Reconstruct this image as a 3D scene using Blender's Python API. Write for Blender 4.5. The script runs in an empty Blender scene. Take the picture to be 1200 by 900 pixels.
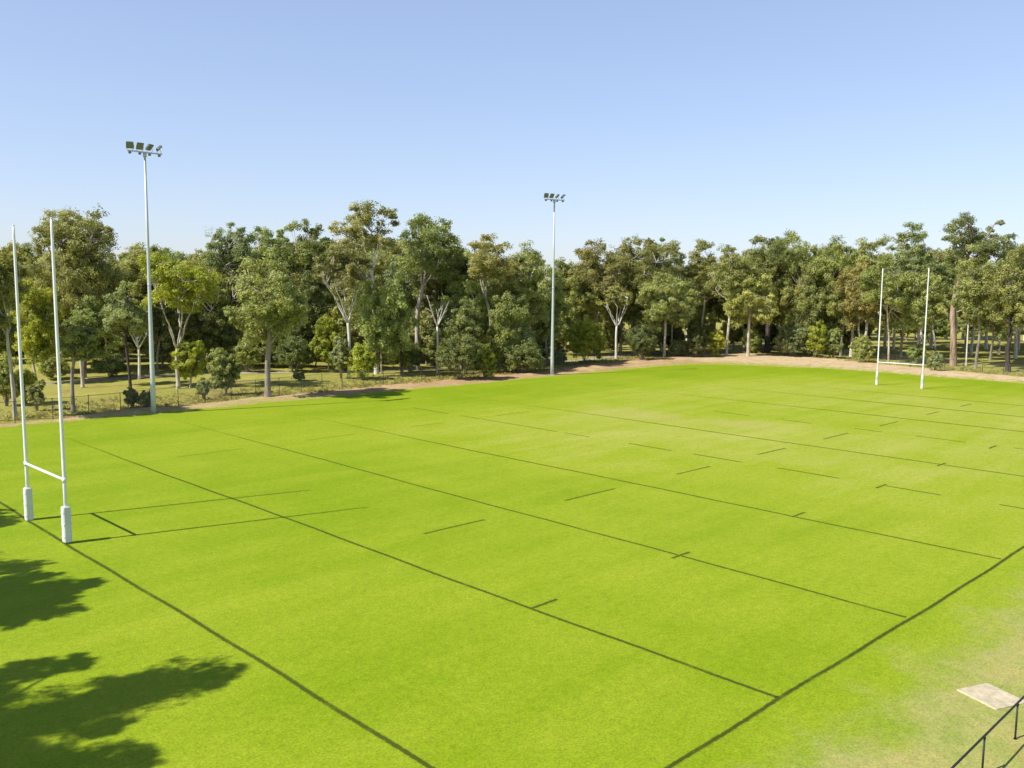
import bpy, math, random
import numpy as np

C = bpy.context.scene.collection
R = math.radians
rng = np.random.default_rng(11)

# ------------------------------------------------------------------ helpers
class MB:
    """collects quads / polygons and links them as one mesh object"""
    def __init__(self):
        self.v, self.f = [], []
    def add(self, verts, faces):
        n = len(self.v)
        self.v += [tuple(p) for p in verts]
        self.f += [tuple(i + n for i in q) for q in faces]
    def box(self, c, sx, sy, sz, m=None, bev=0.0):
        xs, ys, zs = sx / 2, sy / 2, sz / 2
        b = bev
        vs, fs = [], []
        if b <= 0:
            for z in (-zs, zs):
                for x, y in ((-xs, -ys), (xs, -ys), (xs, ys), (-xs, ys)):
                    vs.append((x, y, z))
            fs = [(3, 2, 1, 0), (4, 5, 6, 7), (0, 1, 5, 4), (1, 2, 6, 5), (2, 3, 7, 6), (3, 0, 4, 7)]
        else:
            ring = [(-xs + b, -ys), (xs - b, -ys), (xs, -ys + b), (xs, ys - b), (xs - b, ys), (-xs + b, ys), (-xs, ys - b), (-xs, -ys + b)]
            k = [((xs - b) / xs, (ys - b) / ys)]
            lv = [(-zs, k[0]), (-zs + b, (1, 1)), (zs - b, (1, 1)), (zs, k[0])]
            for z, s in lv:
                for x, y in ring:
                    vs.append((x * s[0], y * s[1], z))
            for l in range(3):
                for i in range(8):
                    j = (i + 1) % 8
                    fs.append((l * 8 + i, l * 8 + j, l * 8 + 8 + j, l * 8 + 8 + i))
            fs.append(tuple(range(7, -1, -1))); fs.append(tuple(range(24, 32)))
        out = []
        for p in vs:
            if m is not None:
                p = tuple(np.asarray(m) @ np.array(p))
            out.append((p[0] + c[0], p[1] + c[1], p[2] + c[2]))
        self.add(out, fs)
    def tube(self, pts, rad, n=8, caps=True):
        pts = np.asarray(pts, float)
        rad = np.broadcast_to(np.asarray(rad, float), (len(pts),))
        t = np.gradient(pts, axis=0)
        t /= np.linalg.norm(t, axis=1)[:, None] + 1e-9
        ref = np.array([0.31, 0.94, 0.1]) if abs(t[0][2]) > .5 else np.array([0, 0, 1.0])
        a = np.cross(t, ref); a /= np.linalg.norm(a, axis=1)[:, None] + 1e-9
        b = np.cross(t, a)
        ang = np.arange(n) / n * 2 * math.pi
        V = pts[:, None] + rad[:, None, None] * (np.cos(ang)[None, :, None] * a[:, None] + np.sin(ang)[None, :, None] * b[:, None])
        fs = []
        for l in range(len(pts) - 1):
            for i in range(n):
                j = (i + 1) % n
                fs.append((l * n + i, l * n + j, l * n + n + j, l * n + n + i))
        if caps:
            fs.append(tuple(range(n - 1, -1, -1)))
            fs.append(tuple((len(pts) - 1) * n + i for i in range(n)))
        self.add(V.reshape(-1, 3), fs)
    def build(self, name, mat, parent=None, smooth=False):
        me = bpy.data.meshes.new(name)
        me.from_pydata(self.v, [], self.f)
        if smooth:
            me.polygons.foreach_set('use_smooth', [True] * len(me.polygons))
        me.materials.append(mat)
        me.update()
        o = bpy.data.objects.new(name, me)
        C.objects.link(o)
        if parent: o.parent = parent
        return o

def quad_mesh(name, V, tint, mat, parent=None):
    """V: (n,4,3) leaf quads, tint: (n,)"""
    n = len(V)
    me = bpy.data.meshes.new(name)
    me.vertices.add(n * 4); me.loops.add(n * 4); me.polygons.add(n)
    me.vertices.foreach_set('co', V.reshape(-1).astype(np.float32))
    me.loops.foreach_set('vertex_index', np.arange(n * 4, dtype=np.int32))
    me.polygons.foreach_set('loop_start', np.arange(0, n * 4, 4, dtype=np.int32))
    at = me.attributes.new('tint', 'FLOAT', 'POINT')
    at.data.foreach_set('value', np.repeat(tint, 4).astype(np.float32))
    me.materials.append(mat)
    me.update(calc_edges=True)
    o = bpy.data.objects.new(name, me)
    C.objects.link(o)
    if parent: o.parent = parent
    return o

def tag(o, label=None, cat=None, group=None, kind=None):
    if label: o['label'] = label
    if cat: o['category'] = cat
    if group: o['group'] = group
    if kind: o['kind'] = kind
    return o

def empty(name, loc, rz=0.0):
    o = bpy.data.objects.new(name, None)
    o.empty_display_size = .3
    C.objects.link(o)
    o.location = loc; o.rotation_euler = (0, 0, rz)
    return o

# ------------------------------------------------------------------ materials
def new_mat(name):
    m = bpy.data.materials.new(name)
    m.use_nodes = True
    nt = m.node_tree
    b = nt.nodes['Principled BSDF']
    return m, nt, b

def N(nt, t, **kw):
    n = nt.nodes.new(t)
    for k, v in kw.items():
        if k in n.inputs and not hasattr(n, k): n.inputs[k].default_value = v
        else: setattr(n, k, v)
    return n

def lk(nt, a, b): nt.links.new(a, b)

def noise(nt, vec, scale, detail=4, rough=.55, dist=0.0):
    n = nt.nodes.new('ShaderNodeTexNoise')
    n.inputs['Scale'].default_value = scale
    n.inputs['Detail'].default_value = detail
    n.inputs['Roughness'].default_value = rough
    n.inputs['Distortion'].default_value = dist
    if vec is not None: lk(nt, vec, n.inputs['Vector'])
    return n.outputs[0]

def ramp(nt, fac, stops):
    n = nt.nodes.new('ShaderNodeValToRGB')
    e = n.color_ramp.elements
    while len(e) < len(stops): e.new(.5)
    for i, (p, c) in enumerate(stops):
        e[i].position = p
        e[i].color = (c, c, c, 1) if isinstance(c, (int, float)) else (*c, 1)
    lk(nt, fac, n.inputs[0])
    return n.outputs[0]

def mix(nt, fac, a, b, mode='MIX'):
    n = nt.nodes.new('ShaderNodeMix'); n.data_type = 'RGBA'; n.blend_type = mode
    if isinstance(fac, (int, float)): n.inputs[0].default_value = fac
    else: lk(nt, fac, n.inputs[0])
    for i, x in ((6, a), (7, b)):
        if isinstance(x, tuple): n.inputs[i].default_value = (*x, 1)
        else: lk(nt, x, n.inputs[i])
    return n.outputs[2]

def math_(nt, op, a, b=0.0, c=0.0, clamp=False):
    n = nt.nodes.new('ShaderNodeMath'); n.operation = op; n.use_clamp = clamp
    for i, x in enumerate((a, b, c)):
        if isinstance(x, (int, float)): n.inputs[i].default_value = x
        else: lk(nt, x, n.inputs[i])
    return n.outputs[0]

def mrange(nt, x, a, b, lo=0.0, hi=1.0):
    n = nt.nodes.new('ShaderNodeMapRange'); n.interpolation_type = 'SMOOTHSTEP'
    lk(nt, x, n.inputs[0])
    for i, v in ((1, a), (2, b), (3, lo), (4, hi)): n.inputs[i].default_value = v
    return n.outputs[0]

def bump(nt, b, h, strength, dist):
    n = nt.nodes.new('ShaderNodeBump')
    n.inputs['Strength'].default_value = strength
    n.inputs['Distance'].default_value = dist
    lk(nt, h, n.inputs['Height']); lk(nt, n.outputs[0], b.inputs['Normal'])

def position(nt):
    g = nt.nodes.new('ShaderNodeNewGeometry')
    s = nt.nodes.new('ShaderNodeSeparateXYZ'); lk(nt, g.outputs['Position'], s.inputs[0])
    return g.outputs['Position'], s.outputs[0], s.outputs[1]

def scaled(nt, vec, sx, sy, rz=0.0):
    m = nt.nodes.new('ShaderNodeMapping')
    m.inputs['Scale'].default_value = (sx, sy, 1); m.inputs['Rotation'].default_value = (0, 0, rz)
    lk(nt, vec, m.inputs['Vector'])
    return m.outputs[0]

# turf colours (edit here)
LUSH = (0.200, 0.295, 0.005)
LIME = (0.278, 0.346, 0.017)
DRYG = (0.375, 0.395, 0.078)
WORN = (0.420, 0.360, 0.125)
SOIL = (0.47, 0.335, 0.20)

def turf_colour(nt):
    """lawn colour from world position; returns colour socket and a height socket"""
    P, X, Y = position(nt)
    big = noise(nt, P, .035, 3, .5)
    mid = noise(nt, P, .16, 4, .6, .3)
    streak = noise(nt, scaled(nt, P, .045, .5, R(3)), 1.0, 4, .6)
    small = noise(nt, P, 1.1, 5, .65)
    fine = noise(nt, P, 3.6, 4, .75)
    grain = noise(nt, P, 13.0, 4, .8)
    t = math_(nt, 'MULTIPLY', big, .55)
    t = math_(nt, 'MULTIPLY_ADD', mid, .45, t)
    t = math_(nt, 'MULTIPLY_ADD', streak, .46, t)
    t = math_(nt, 'MULTIPLY_ADD', small, .30, t)
    t = math_(nt, 'SUBTRACT', t, .54)
    # the middle of the pitch is drier than its edges
    dry = math_(nt, 'MULTIPLY', mrange(nt, X, 24, 62), mrange(nt, Y, 76, 58))
    dry = math_(nt, 'MULTIPLY', dry, mrange(nt, X, 131, 108))
    dry = math_(nt, 'MULTIPLY_ADD', dry, .26, -.11)
    t = math_(nt, 'ADD', t, dry)
    col = ramp(nt, t, [(.12, LUSH), (.40, LIME), (.72, DRYG), (1.0, WORN)])
    # dry spots
    sp = noise(nt, scaled(nt, P, .16, .30), 1.0, 4, .7)
    sp = mrange(nt, sp, .66, .80)
    col = mix(nt, math_(nt, 'MULTIPLY', sp, .55), col, WORN)
    # two scuffed patches near halfway
    wn = noise(nt, P, .55, 4, .65)
    for (ax, ay, rx, ry) in ((69.5, 53.0, 3.6, 7.0), (71.0, 42.5, 3.0, 5.0)):
        dx = math_(nt, 'MULTIPLY', math_(nt, 'SUBTRACT', X, ax), 1 / rx); dy = math_(nt, 'MULTIPLY', math_(nt, 'SUBTRACT', Y, ay), 1 / ry)
        d2 = math_(nt, 'ADD', math_(nt, 'MULTIPLY', dx, dx), math_(nt, 'MULTIPLY', dy, dy))
        d2 = math_(nt, 'ADD', d2, math_(nt, 'MULTIPLY_ADD', wn, 2.6, -1.3))
        col = mix(nt, math_(nt, 'MULTIPLY', mrange(nt, d2, 1.1, -.2), .42), col, WORN)
    # worn ground outside the touchline
    edge = math_(nt, 'MULTIPLY_ADD', math_(nt, 'SUBTRACT', noise(nt, P, .35, 5, .65), .5), 7.0, Y)
    out = mrange(nt, edge, 11.8, 8.6)
    g2 = ramp(nt, noise(nt, P, .5, 5, .7), [(.30, (.22, .285, .045)), (.48, (.33, .335, .10)), (.62, (.385, .345, .12)), (.75, (.42, .345, .145))])
    col = mix(nt, math_(nt, 'MULTIPLY', out, .92), col, g2)
    bare = mrange(nt, edge, 6.9, 5.2)
    b2 = ramp(nt, noise(nt, P, .9, 5, .7), [(.34, (.29, .28, .06)), (.55, (.385, .31, .11)), (.7, (.45, .33, .155))])
    col = mix(nt, math_(nt, 'MULTIPLY', bare, .9), col, b2)
    # blade scale speckle
    sk = math_(nt, 'MULTIPLY_ADD', fine, .30, math_(nt, 'MULTIPLY', grain, .70))
    k = ramp(nt, sk, [(.30, .48), (.5, 1.0), (.70, 1.50)])
    col = mix(nt, 1.0, col, k, 'MULTIPLY')
    h = math_(nt, 'MULTIPLY_ADD', fine, .6, math_(nt, 'MULTIPLY', grain, .4))
    return col, h, P

def make_turf():
    m, nt, b = new_mat('turf')
    col, h, P = turf_colour(nt)
    lk(nt, col, b.inputs['Base Color'])
    b.inputs['Roughness'].default_value = .75
    b.inputs['Specular IOR Level'].default_value = .12
    bump(nt, b, h, .45, .04)
    return m

def make_line():
    m, nt, b = new_mat('burnt_line')
    col, h, P = turf_colour(nt)
    a = nt.nodes.new('ShaderNodeAttribute'); a.attribute_name = 'wear'
    u = nt.nodes.new('ShaderNodeAttribute'); u.attribute_name = 'across'
    n = noise(nt, P, .55, 4, .7)
    n2 = noise(nt, P, 5.0, 3, .7)
    f = math_(nt, 'MULTIPLY', a.outputs['Fac'], mrange(nt, math_(nt, 'MULTIPLY_ADD', n2, .35, n), .40, .66, .55, 1.0))
    # ragged edges
    e = math_(nt, 'MULTIPLY_ADD', math_(nt, 'SUBTRACT', n2, .5), 1.0, u.outputs['Fac'])
    f = math_(nt, 'MULTIPLY', f, mrange(nt, e, 1.05, .35))
    dark = mix(nt, n2, (.038, .062, .005), (.075, .088, .012))
    c = mix(nt, f, col, dark)
    lk(nt, c, b.inputs['Base Color'])
    b.inputs['Roughness'].default_value = .8
    b.inputs['Specular IOR Level'].default_value = .1
    bump(nt, b, h, .5, .05)
    return m

def make_ground():
    m, nt, b = new_mat('scrub_ground')
    P, X, Y = position(nt)
    a = noise(nt, P, .09, 5, .6, .4)
    c = noise(nt, P, .7, 5, .65)
    g = ramp(nt, math_(nt, 'MULTIPLY_ADD', c, .45, math_(nt, 'MULTIPLY', a, .6)),
             [(.34, (.16, .12, .06)), (.45, (.33, .28, .09)), (.54, (.32, .32, .06)), (.64, (.42, .36, .12)), (.78, (.48, .36, .20))])
    k = ramp(nt, noise(nt, P, 7, 4, .75), [(.25, .55), (.5, 1.0), (.8, 1.35)])
    lk(nt, mix(nt, 1.0, g, k, 'MULTIPLY'), b.inputs['Base Color'])
    b.inputs['Roughness'].default_value = .9
    b.inputs['Specular IOR Level'].default_value = .1
    bump(nt, b, noise(nt, P, 4, 5, .7), .6, .15)
    return m

def make_dirt():
    m, nt, b = new_mat('dirt')
    P, X, Y = position(nt)
    a = noise(nt, P, .22, 5, .65, .6)
    c = noise(nt, P, 1.6, 5, .7)
    t = math_(nt, 'MULTIPLY_ADD', c, .40, math_(nt, 'MULTIPLY', a, .40))
    t = math_(nt, 'MULTIPLY_ADD', noise(nt, P, 7, 4, .75), .20, t)
    # redder bank along the far touchline
    red = ramp(nt, t, [(.32, (.22, .13, .07)), (.46, (.42, .265, .15)), (.58, (.53, .36, .21)), (.74, (.62, .48, .32))])
    san = ramp(nt, t, [(.30, (.36, .28, .13)), (.43, (.50, .375, .22)), (.56, (.60, .45, .29)), (.74, (.66, .53, .38))])
    col = mix(nt, mrange(nt, X, 124, 134), red, san)
    gm = mrange(nt, noise(nt, P, .45, 5, .7), .54, .66)
    gcol = ramp(nt, c, [(.3, (.22, .25, .04)), (.7, (.38, .37, .09))])
    col = mix(nt, math_(nt, 'MULTIPLY', gm, .7), col, gcol)
    left = math_(nt, 'MULTIPLY', mrange(nt, X, 72, 46), mrange(nt, noise(nt, P, .3, 5, .7), .40, .56))
    col = mix(nt, math_(nt, 'MULTIPLY', left, .75), col, ramp(nt, c, [(.3, (.30, .28, .08)), (.7, (.50, .41, .20))]))
    at = nt.nodes.new('ShaderNodeAttribute'); at.attribute_name = 'edge'
    fe = math_(nt, 'MULTIPLY_ADD', math_(nt, 'SUBTRACT', noise(nt, P, .9, 4, .7), .5), 1.3, at.outputs['Fac'])
    col = mix(nt, mrange(nt, fe, .72, 1.0), col, mix(nt, c, (.22, .27, .02), (.40, .39, .09)))
    lk(nt, col, b.inputs['Base Color'])
    b.inputs['Roughness'].default_value = .95
    b.inputs['Specular IOR Level'].default_value = .1
    bump(nt, b, noise(nt, P, 5, 5, .7), .7, .12)
    return m

LEAF = {
 'G1': (0.353, 0.369, 0.136), 'G2': (0.326, 0.372, 0.124), 'G3': (0.401, 0.433, 0.071), 'G4': (0.225, 0.257, 0.090),
 'G5': (0.342, 0.380, 0.172), 'G6': (0.380, 0.366, 0.140), 'G7': (0.273, 0.302, 0.103), 'G8': (0.374, 0.412, 0.147)}

def make_leaf():
    m, nt, b = new_mat('leaf')
    oi = nt.nodes.new('ShaderNodeObjectInfo')
    at = nt.nodes.new('ShaderNodeAttribute'); at.attribute_name = 'tint'
    k = ramp(nt, at.outputs['Fac'], [(0.0, (.55, .60, .65)), (.45, (1.0, 1.0, 1.0)), (.8, (1.35, 1.28, 1.1)), (1.0, (1.6, 1.4, 1.2))])
    col = mix(nt, 1.0, oi.outputs['Color'], k, 'MULTIPLY')
    lk(nt, col, b.inputs['Base Color'])
    b.inputs['Roughness'].default_value = .5
    b.inputs['Specular IOR Level'].default_value = .3
    tr = nt.nodes.new('ShaderNodeBsdfTranslucent')
    lk(nt, mix(nt, 1.0, col, (1.25, 1.2, .6), 'MULTIPLY'), tr.inputs[0])
    ms = nt.nodes.new('ShaderNodeMixShader'); ms.inputs[0].default_value = .40
    lk(nt, b.outputs[0], ms.inputs[1]); lk(nt, tr.outputs[0], ms.inputs[2])
    lk(nt, ms.outputs[0], nt.nodes['Material Output'].inputs[0])
    return m

def make_bark(name, c1, c2, c3, sc=.8):
    m, nt, b = new_mat(name)
    tc = nt.nodes.new('ShaderNodeTexCoord')
    mp = nt.nodes.new('ShaderNodeMapping'); mp.inputs['Scale'].default_value = (2.2, 2.2, .45)
    lk(nt, tc.outputs['Object'], mp.inputs[0])
    n = noise(nt, mp.outputs[0], sc, 5, .7, .4)
    lk(nt, ramp(nt, n, [(.34, c1), (.47, c2), (.62, c3)]), b.inputs['Base Color'])
    b.inputs['Roughness'].default_value = .85
    bump(nt, b, noise(nt, mp.outputs[0], 6, 4, .7), .5, .05)
    return m

def simple(name, col, rough=.5, metal=0.0, var=.12, sc=3.0, spec=.5):
    m, nt, b = new_mat(name)
    tc = nt.nodes.new('ShaderNodeTexCoord')
    n = noise(nt, tc.outputs['Object'], sc, 5, .65)
    lo = tuple(x * (1 - var) for x in col); hi = tuple(min(1, x * (1 + var)) for x in col)
    lk(nt, ramp(nt, n, [(.3, lo), (.7, hi)]), b.inputs['Base Color'])
    b.inputs['Roughness'].default_value = rough
    b.inputs['Metallic'].default_value = metal
    b.inputs['Specular IOR Level'].default_value = spec
    return m

M = dict(
    turf=make_turf(), line=make_line(), ground=make_ground(), dirt=make_dirt(), leaf=make_leaf(),
    pale=make_bark('pale_bark', (.22, .17, .12), (.46, .41, .33), (.62, .57, .48)),
    white=make_bark('white_bark', (.40, .34, .27), (.66, .62, .54), (.74, .70, .63)),
    grey=make_bark('grey_bark', (.12, .10, .08), (.25, .215, .17), (.36, .31, .25)),
    dark=make_bark('dark_bark', (.022, .018, .015), (.050, .040, .032), (.09, .07, .055)),
    patch=make_bark('patched_bark', (.13, .095, .07), (.38, .33, .26), (.60, .55, .46), 1.3),
    split=make_bark('brown_bark', (.12, .075, .045), (.27, .19, .125), (.40, .31, .22)),
    white_paint=simple('white_paint', (.80, .80, .80), .4, var=.05),
    pad=simple('pad_vinyl', (.66, .67, .68), .55, var=.10, sc=2.2),
    pad_dark=simple('pad_shade', (.50, .50, .50), .7, var=.3),  # darker grey standing in for the shaded side of a pad
    galv=simple('galvanised_steel', (.52, .55, .56), .5, .2, .10, 1.2),
    lamp_body=simple('lamp_housing', (.16, .18, .19), .5, .3),
    lens=simple('lamp_lens', (.17, .18, .15), .18, .0, .25, 9),
    steel=simple('dark_steel', (.030, .032, .026), .55, .3, .3),
    wire=simple('wire', (.16, .17, .16), .5, .6),
    post=simple('fence_post', (.055, .06, .055), .6, .2),
    concrete=simple('concrete', (.52, .45, .31), .9, 0, .26, 3.2, .2),
    path=simple('path_gravel', (.42, .37, .30), .95, 0, .2, 1.5, .1),
)

# ------------------------------------------------------------------ ground, pitch, lines
def grid(x0, x1, y0, y1, nx, ny, zf):
    xs = np.linspace(x0, x1, nx); ys = np.linspace(y0, y1, ny)
    v = [(x, y, zf(x, y)) for y in ys for x in xs]
    f = [(j * nx + i, j * nx + i + 1, (j + 1) * nx + i + 1, (j + 1) * nx + i) for j in range(ny - 1) for i in range(nx - 1)]
    return v, f

mb = MB()
# one sheet to the horizon, finer in the middle
xs = np.concatenate([[-4000, -1500, -600, -250], np.arange(-120, 420, 6), [600, 1000, 2000, 4000]])
ys = np.concatenate([[-4000, -1500, -500, -200], np.arange(-80, 320, 6), [500, 1000, 2000, 4000]])
def gz(x, y):
    # flat under the pitch, gently uneven in the wood
    d = max(0, max(y - 92, x - 150, -80 - x, -40 - y))
    k = min(1, d / 25)
    return k * .28 * (math.sin(x * .11 + 1.3) + math.sin(y * .13 + x * .05)) - .012
nx, ny = len(xs), len(ys)
mb.add([(x, y, gz(x, y)) for y in ys for x in xs],
       [(j * nx + i, j * nx + i + 1, (j + 1) * nx + i + 1, (j + 1) * nx + i) for j in range(ny - 1) for i in range(nx - 1)])
g = mb.build('ground', M['ground'], smooth=True); tag(g, kind='structure', label='dry grassy ground under the wood and all round the pitch', cat='ground')

def wob(t, s=0):
    return .45 * math.sin(t * .31 + s) + .3 * math.sin(t * .83 + 2 * s + 1) + .18 * math.sin(t * 2.1 + s * 3)

# edge of the turf: far touch side, rounded far corner, far end
edge = []
for x in np.arange(-60, 119, 1.0): edge.append((x, 83.55 + .5 * wob(x)))
edge += [(119.5, 83.0), (122.5, 81.8), (125.3, 79.6), (127.3, 76.8), (128.8, 73.2), (130.2, 69.0)]
for y in np.arange(66, -30, -1.0): edge.append((132.6 - .0016 * (y - 54) ** 2 + .4 * wob(y, 2), y))
poly = edge + [(-60, -30)]
mb = MB(); mb.add([(x, y, 0.0) for x, y in poly], [tuple(range(len(poly)))[::-1]])
field = mb.build('grass_field', M['turf']); tag(field, kind='structure', label='bright green mown rugby pitch with dark burnt line markings', cat='pitch')

LZ = .004
def strip(name, p0, p1, w, wear, z=LZ):
    p0, p1 = np.array(p0, float), np.array(p1, float)
    L = np.linalg.norm(p1 - p0); n = max(2, int(L / .8) + 1)
    t = np.linspace(0, 1, n); dirv = (p1 - p0) / L; nor = np.array([-dirv[1], dirv[0]])
    V, W, A = [], [], []
    for q in t:
        c = p0 + dirv * L * q + nor * (.05 * math.sin(q * L * .21 + p0[0]) + .02 * math.sin(q * L * .9))
        for k in (-1, 0, 1):
            V.append((*(c + nor * w * k * .75), z)); W.append(wear(q) if callable(wear) else wear); A.append(abs(k))
    me = bpy.data.meshes.new(name)
    me.from_pydata(V, [], [(i * 3 + k, i * 3 + k + 1, i * 3 + 4 + k, i * 3 + 3 + k) for i in range(n - 1) for k in (0, 1)])
    for nm, arr in (('wear', W), ('across', A)):
        at = me.attributes.new(nm, 'FLOAT', 'POINT'); at.data.foreach_set('value', np.array(arr, np.float32))
    me.materials.append(M['line'])
    o = bpy.data.objects.new(name, me); C.objects.link(o); o.parent = field
    if me.polygons[0].normal.z < 0: me.flip_normals()
    return o

X0, DX, TY = 13.80, 10.36, 12.58
def fade(a, b, lo=.0, top=.9):
    def f(q):
        s = 1.0
        if q > a: s = max(lo, 1 - (q - a) / max(1e-6, b - a))
        return s * top
    return f
strip('touch_line', (-12, TY), (131, TY), .14, lambda q: 1.0 if q < .5 else .8, .004)
def cross(k, w, wear, y1=83):
    x = X0 + DX * k
    strip('cross_line', (x, TY + .14), (x, y1), w, wear, .004)
xline = {0: 13.79, 1: 24.0, 2: 34.15, 3: 44.6, 4: 55.45, 5: 65.6, 6: 76.7, 7: 86.5, 8: 96.8, 9: 106.3}
def xl(k, y):           # the lines were marked a touch off square
    return xline[k] + {1: -.25, 2: -.35}.get(k, 0) * (1 - (y - TY) / 65) 
strip('goal_line', (13.75, TY + .14), (13.85, 79), .16, fade(.62, 1.0, .15, .95))
strip('ten_metre_line', (23.75, TY + .14), (23.75, 78.0), .15, fade(.70, 1.0, .0, .95))
strip('ten_metre_line', (33.45, TY + .14), (34.25, 80.0), .15, fade(.65, 1.0, .1, .9))
strip('ten_metre_line', (44.1, TY + .14), (44.3, 75.5), .18, fade(.62, 1.0, .1, .85))
strip('ten_metre_line', (65.25, TY + .14), (65.9, 75), .23, fade(.55, .95, .0, .8))
strip('ten_metre_line', (86.5, TY + .14), (86.3, 66), .32, fade(.5, 1.0, .0, .75))
strip('ten_metre_line', (96.6, TY + .14), (97.0, 64), .36, fade(.5, 1.0, .0, .7))
strip('ten_metre_line', (106.2, TY + .14), (106.4, 62), .36, fade(.5, 1.0, .0, .6))
strip('goal_line', (115.0, TY + .14), (115.0, 62), .16, .25)
for a, b in ((70.8, 65.2), (63.5, 51.0), (50.2, 47.3), (43.3, 39.1), (37.2, 33.1), (30.4, 25.9), (22.9, 19.5), (16.3, 12.9)):
    strip('dash_mark', (55.55, a), (55.45, b), .20, .6 if a > 50 else .8)
for a, b in ((49.2, 45.1), (41.7, 38.7), (34.7, 32.1), (29.4, 25.3), (21.8, 18.0)):
    strip('dash_mark', (76.75, a), (76.6, b), .26, .6)
for a, b in ((27.2, 31.3), (37.6, 42.2), (48.5, 52.5), (58.9, 63.0), (69.2, 73.9), (79.9, 84.0), (91.0, 94.3), (100.3, 103.5)):
    strip('dash_mark', (a, 33.85), (b, 33.85), .18, .82)
for a, b in ((26.8, 31.9), (37.3, 42.0), (47.8, 51.4), (58.1, 62.5)):
    strip('dash_mark', (a, 61.15), (b, 61.25), .17, .42)
for a, b in ((23.78, 25.2), (33.0, 34.4), (43.9, 45.4), (54.4, 55.95), (64.6, 66.2), (75.0, 76.9)):
    strip('tick_mark', (a, 23.05), (b, 23.05), .15, .95, .008)

# bare dirt verge between the turf and the fence: a low uneven bank
inner = [(x, y) for x, y in edge if x > -40 and not (x > 100 and y < -12)]
outer_pts = [(-40, 86.5), (14, 84.9), (25, 85.4), (34, 87.6), (48, 88.6), (60, 89.9), (75, 90.3), (95, 91.2), (108, 94), (120, 96.5), (136, 95.8), (150, 92.5), (156, 87), (156.5, 79), (151.5, 68), (146.6, 57), (143.8, 45), (141.2, 32), (139.5, 18), (137.5, 5), (136, -12)]
op = np.array(outer_pts); ol = np.r_[0, np.cumsum(np.linalg.norm(np.diff(op, axis=0), axis=1))]
ip = np.array(inner); il = np.r_[0, np.cumsum(np.linalg.norm(np.diff(ip, axis=0), axis=1))]
nS, nT = 420, 12
# pair the two curves through a few matching stations so the strip does not shear
st_i = np.interp(0, [0], [0])
match_i = [0]; match_o = [0]
for (qx, qy) in ((14, 83.5), (60, 83.5), (112, 83.5), (127.3, 76.8), (132.6, 54), (131.5, 20)):
    match_i.append(il[np.argmin(np.hypot(ip[:, 0] - qx, ip[:, 1] - qy))])
for (qx, qy) in ((14, 84.9), (60, 89.9), (115, 95.5), (155, 88), (145.5, 54), (139.5, 18)):
    match_o.append(ol[np.argmin(np.hypot(op[:, 0] - qx, op[:, 1] - qy))])
match_i.append(il[-1]); match_o.append(ol[-1])
u = np.linspace(0, il[-1], nS)
V, E_ = [], []
for s_ in u:
    so = np.interp(s_, match_i, match_o)
    a = np.array([np.interp(s_, il, ip[:, 0]), np.interp(s_, il, ip[:, 1])])
    b = np.array([np.interp(so, ol, op[:, 0]), np.interp(so, ol, op[:, 1])])
    b = b + np.array([.5, .5]) * (wob(s_ * 1.3, 4))
    W = np.linalg.norm(b - a)
    for k in range(nT):
        t = k / (nT - 1)
        p = a - (b - a) / W * .35 + (b - a) * (1 + .35 / W) * t
        h = .10 + .30 * (.5 + .5 * math.sin(s_ * .09 + 1)) * (.6 + .4 * math.sin(s_ * .37))
        z = .006 + max(0, math.sin(math.pi * min(1, t)) ** 1.3) * h * (.75 + .25 * math.sin(s_ * 1.7 + t * 9)) - (.02 if k == 0 else 0)
        if k == nT - 1: z = -.03
        V.append((p[0], p[1], z)); E_.append(1 - t if t < .5 else max(.0, (t - .72) / .28 * .8))
me = bpy.data.meshes.new('dirt_verge')
me.from_pydata(V, [], [(i * nT + k, i * nT + k + 1, (i + 1) * nT + k + 1, (i + 1) * nT + k)[::-1] for i in range(nS - 1) for k in range(nT - 1)])
at = me.attributes.new('edge', 'FLOAT', 'POINT'); at.data.foreach_set('value', np.clip(np.array(E_, np.float32), 0, 1))
me.polygons.foreach_set('use_smooth', [True] * len(me.polygons)); me.materials.append(M['dirt'])
verge = bpy.data.objects.new('dirt_verge', me); C.objects.link(verge)
tag(verge, kind='structure', label='bare reddish dirt verge between the pitch and the wire fence', cat='verge')

# pale gravel path through the wood
pp = np.array([(18, 126), (36, 121), (45, 120.5), (58, 114.5), (72, 108.5), (86, 105), (98, 100.5), (112, 98.5), (130, 101), (150, 104)])
tt = np.linspace(0, len(pp) - 1, 90)
px = np.interp(tt, range(len(pp)), pp[:, 0]); py = np.interp(tt, range(len(pp)), pp[:, 1])
for _ in range(6):
    px[1:-1] = (px[:-2] + px[2:] + 2 * px[1:-1]) / 4; py[1:-1] = (py[:-2] + py[2:] + 2 * py[1:-1]) / 4
V = []
for i in range(90):
    j = min(i, 88); dv = np.array([px[j + 1] - px[j], py[j + 1] - py[j]]); dv /= np.linalg.norm(dv); nv = np.array([-dv[1], dv[0]])
    for k in (-1, -.33, .33, 1):
        q = np.array([px[i], py[i]]) + nv * k * (1.0 + .2 * wob(i * .8, k))
        V.append((q[0], q[1], gz(*q) + .05))
mb = MB(); mb.add(V, [(i * 4 + k, i * 4 + k + 1, i * 4 + 5 + k, i * 4 + 4 + k)[::-1] for i in range(89) for k in range(3)])
pth = mb.build('path', M['path'], smooth=True); tag(pth, kind='structure', label='pale gravel path winding through the wood', cat='path')

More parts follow.
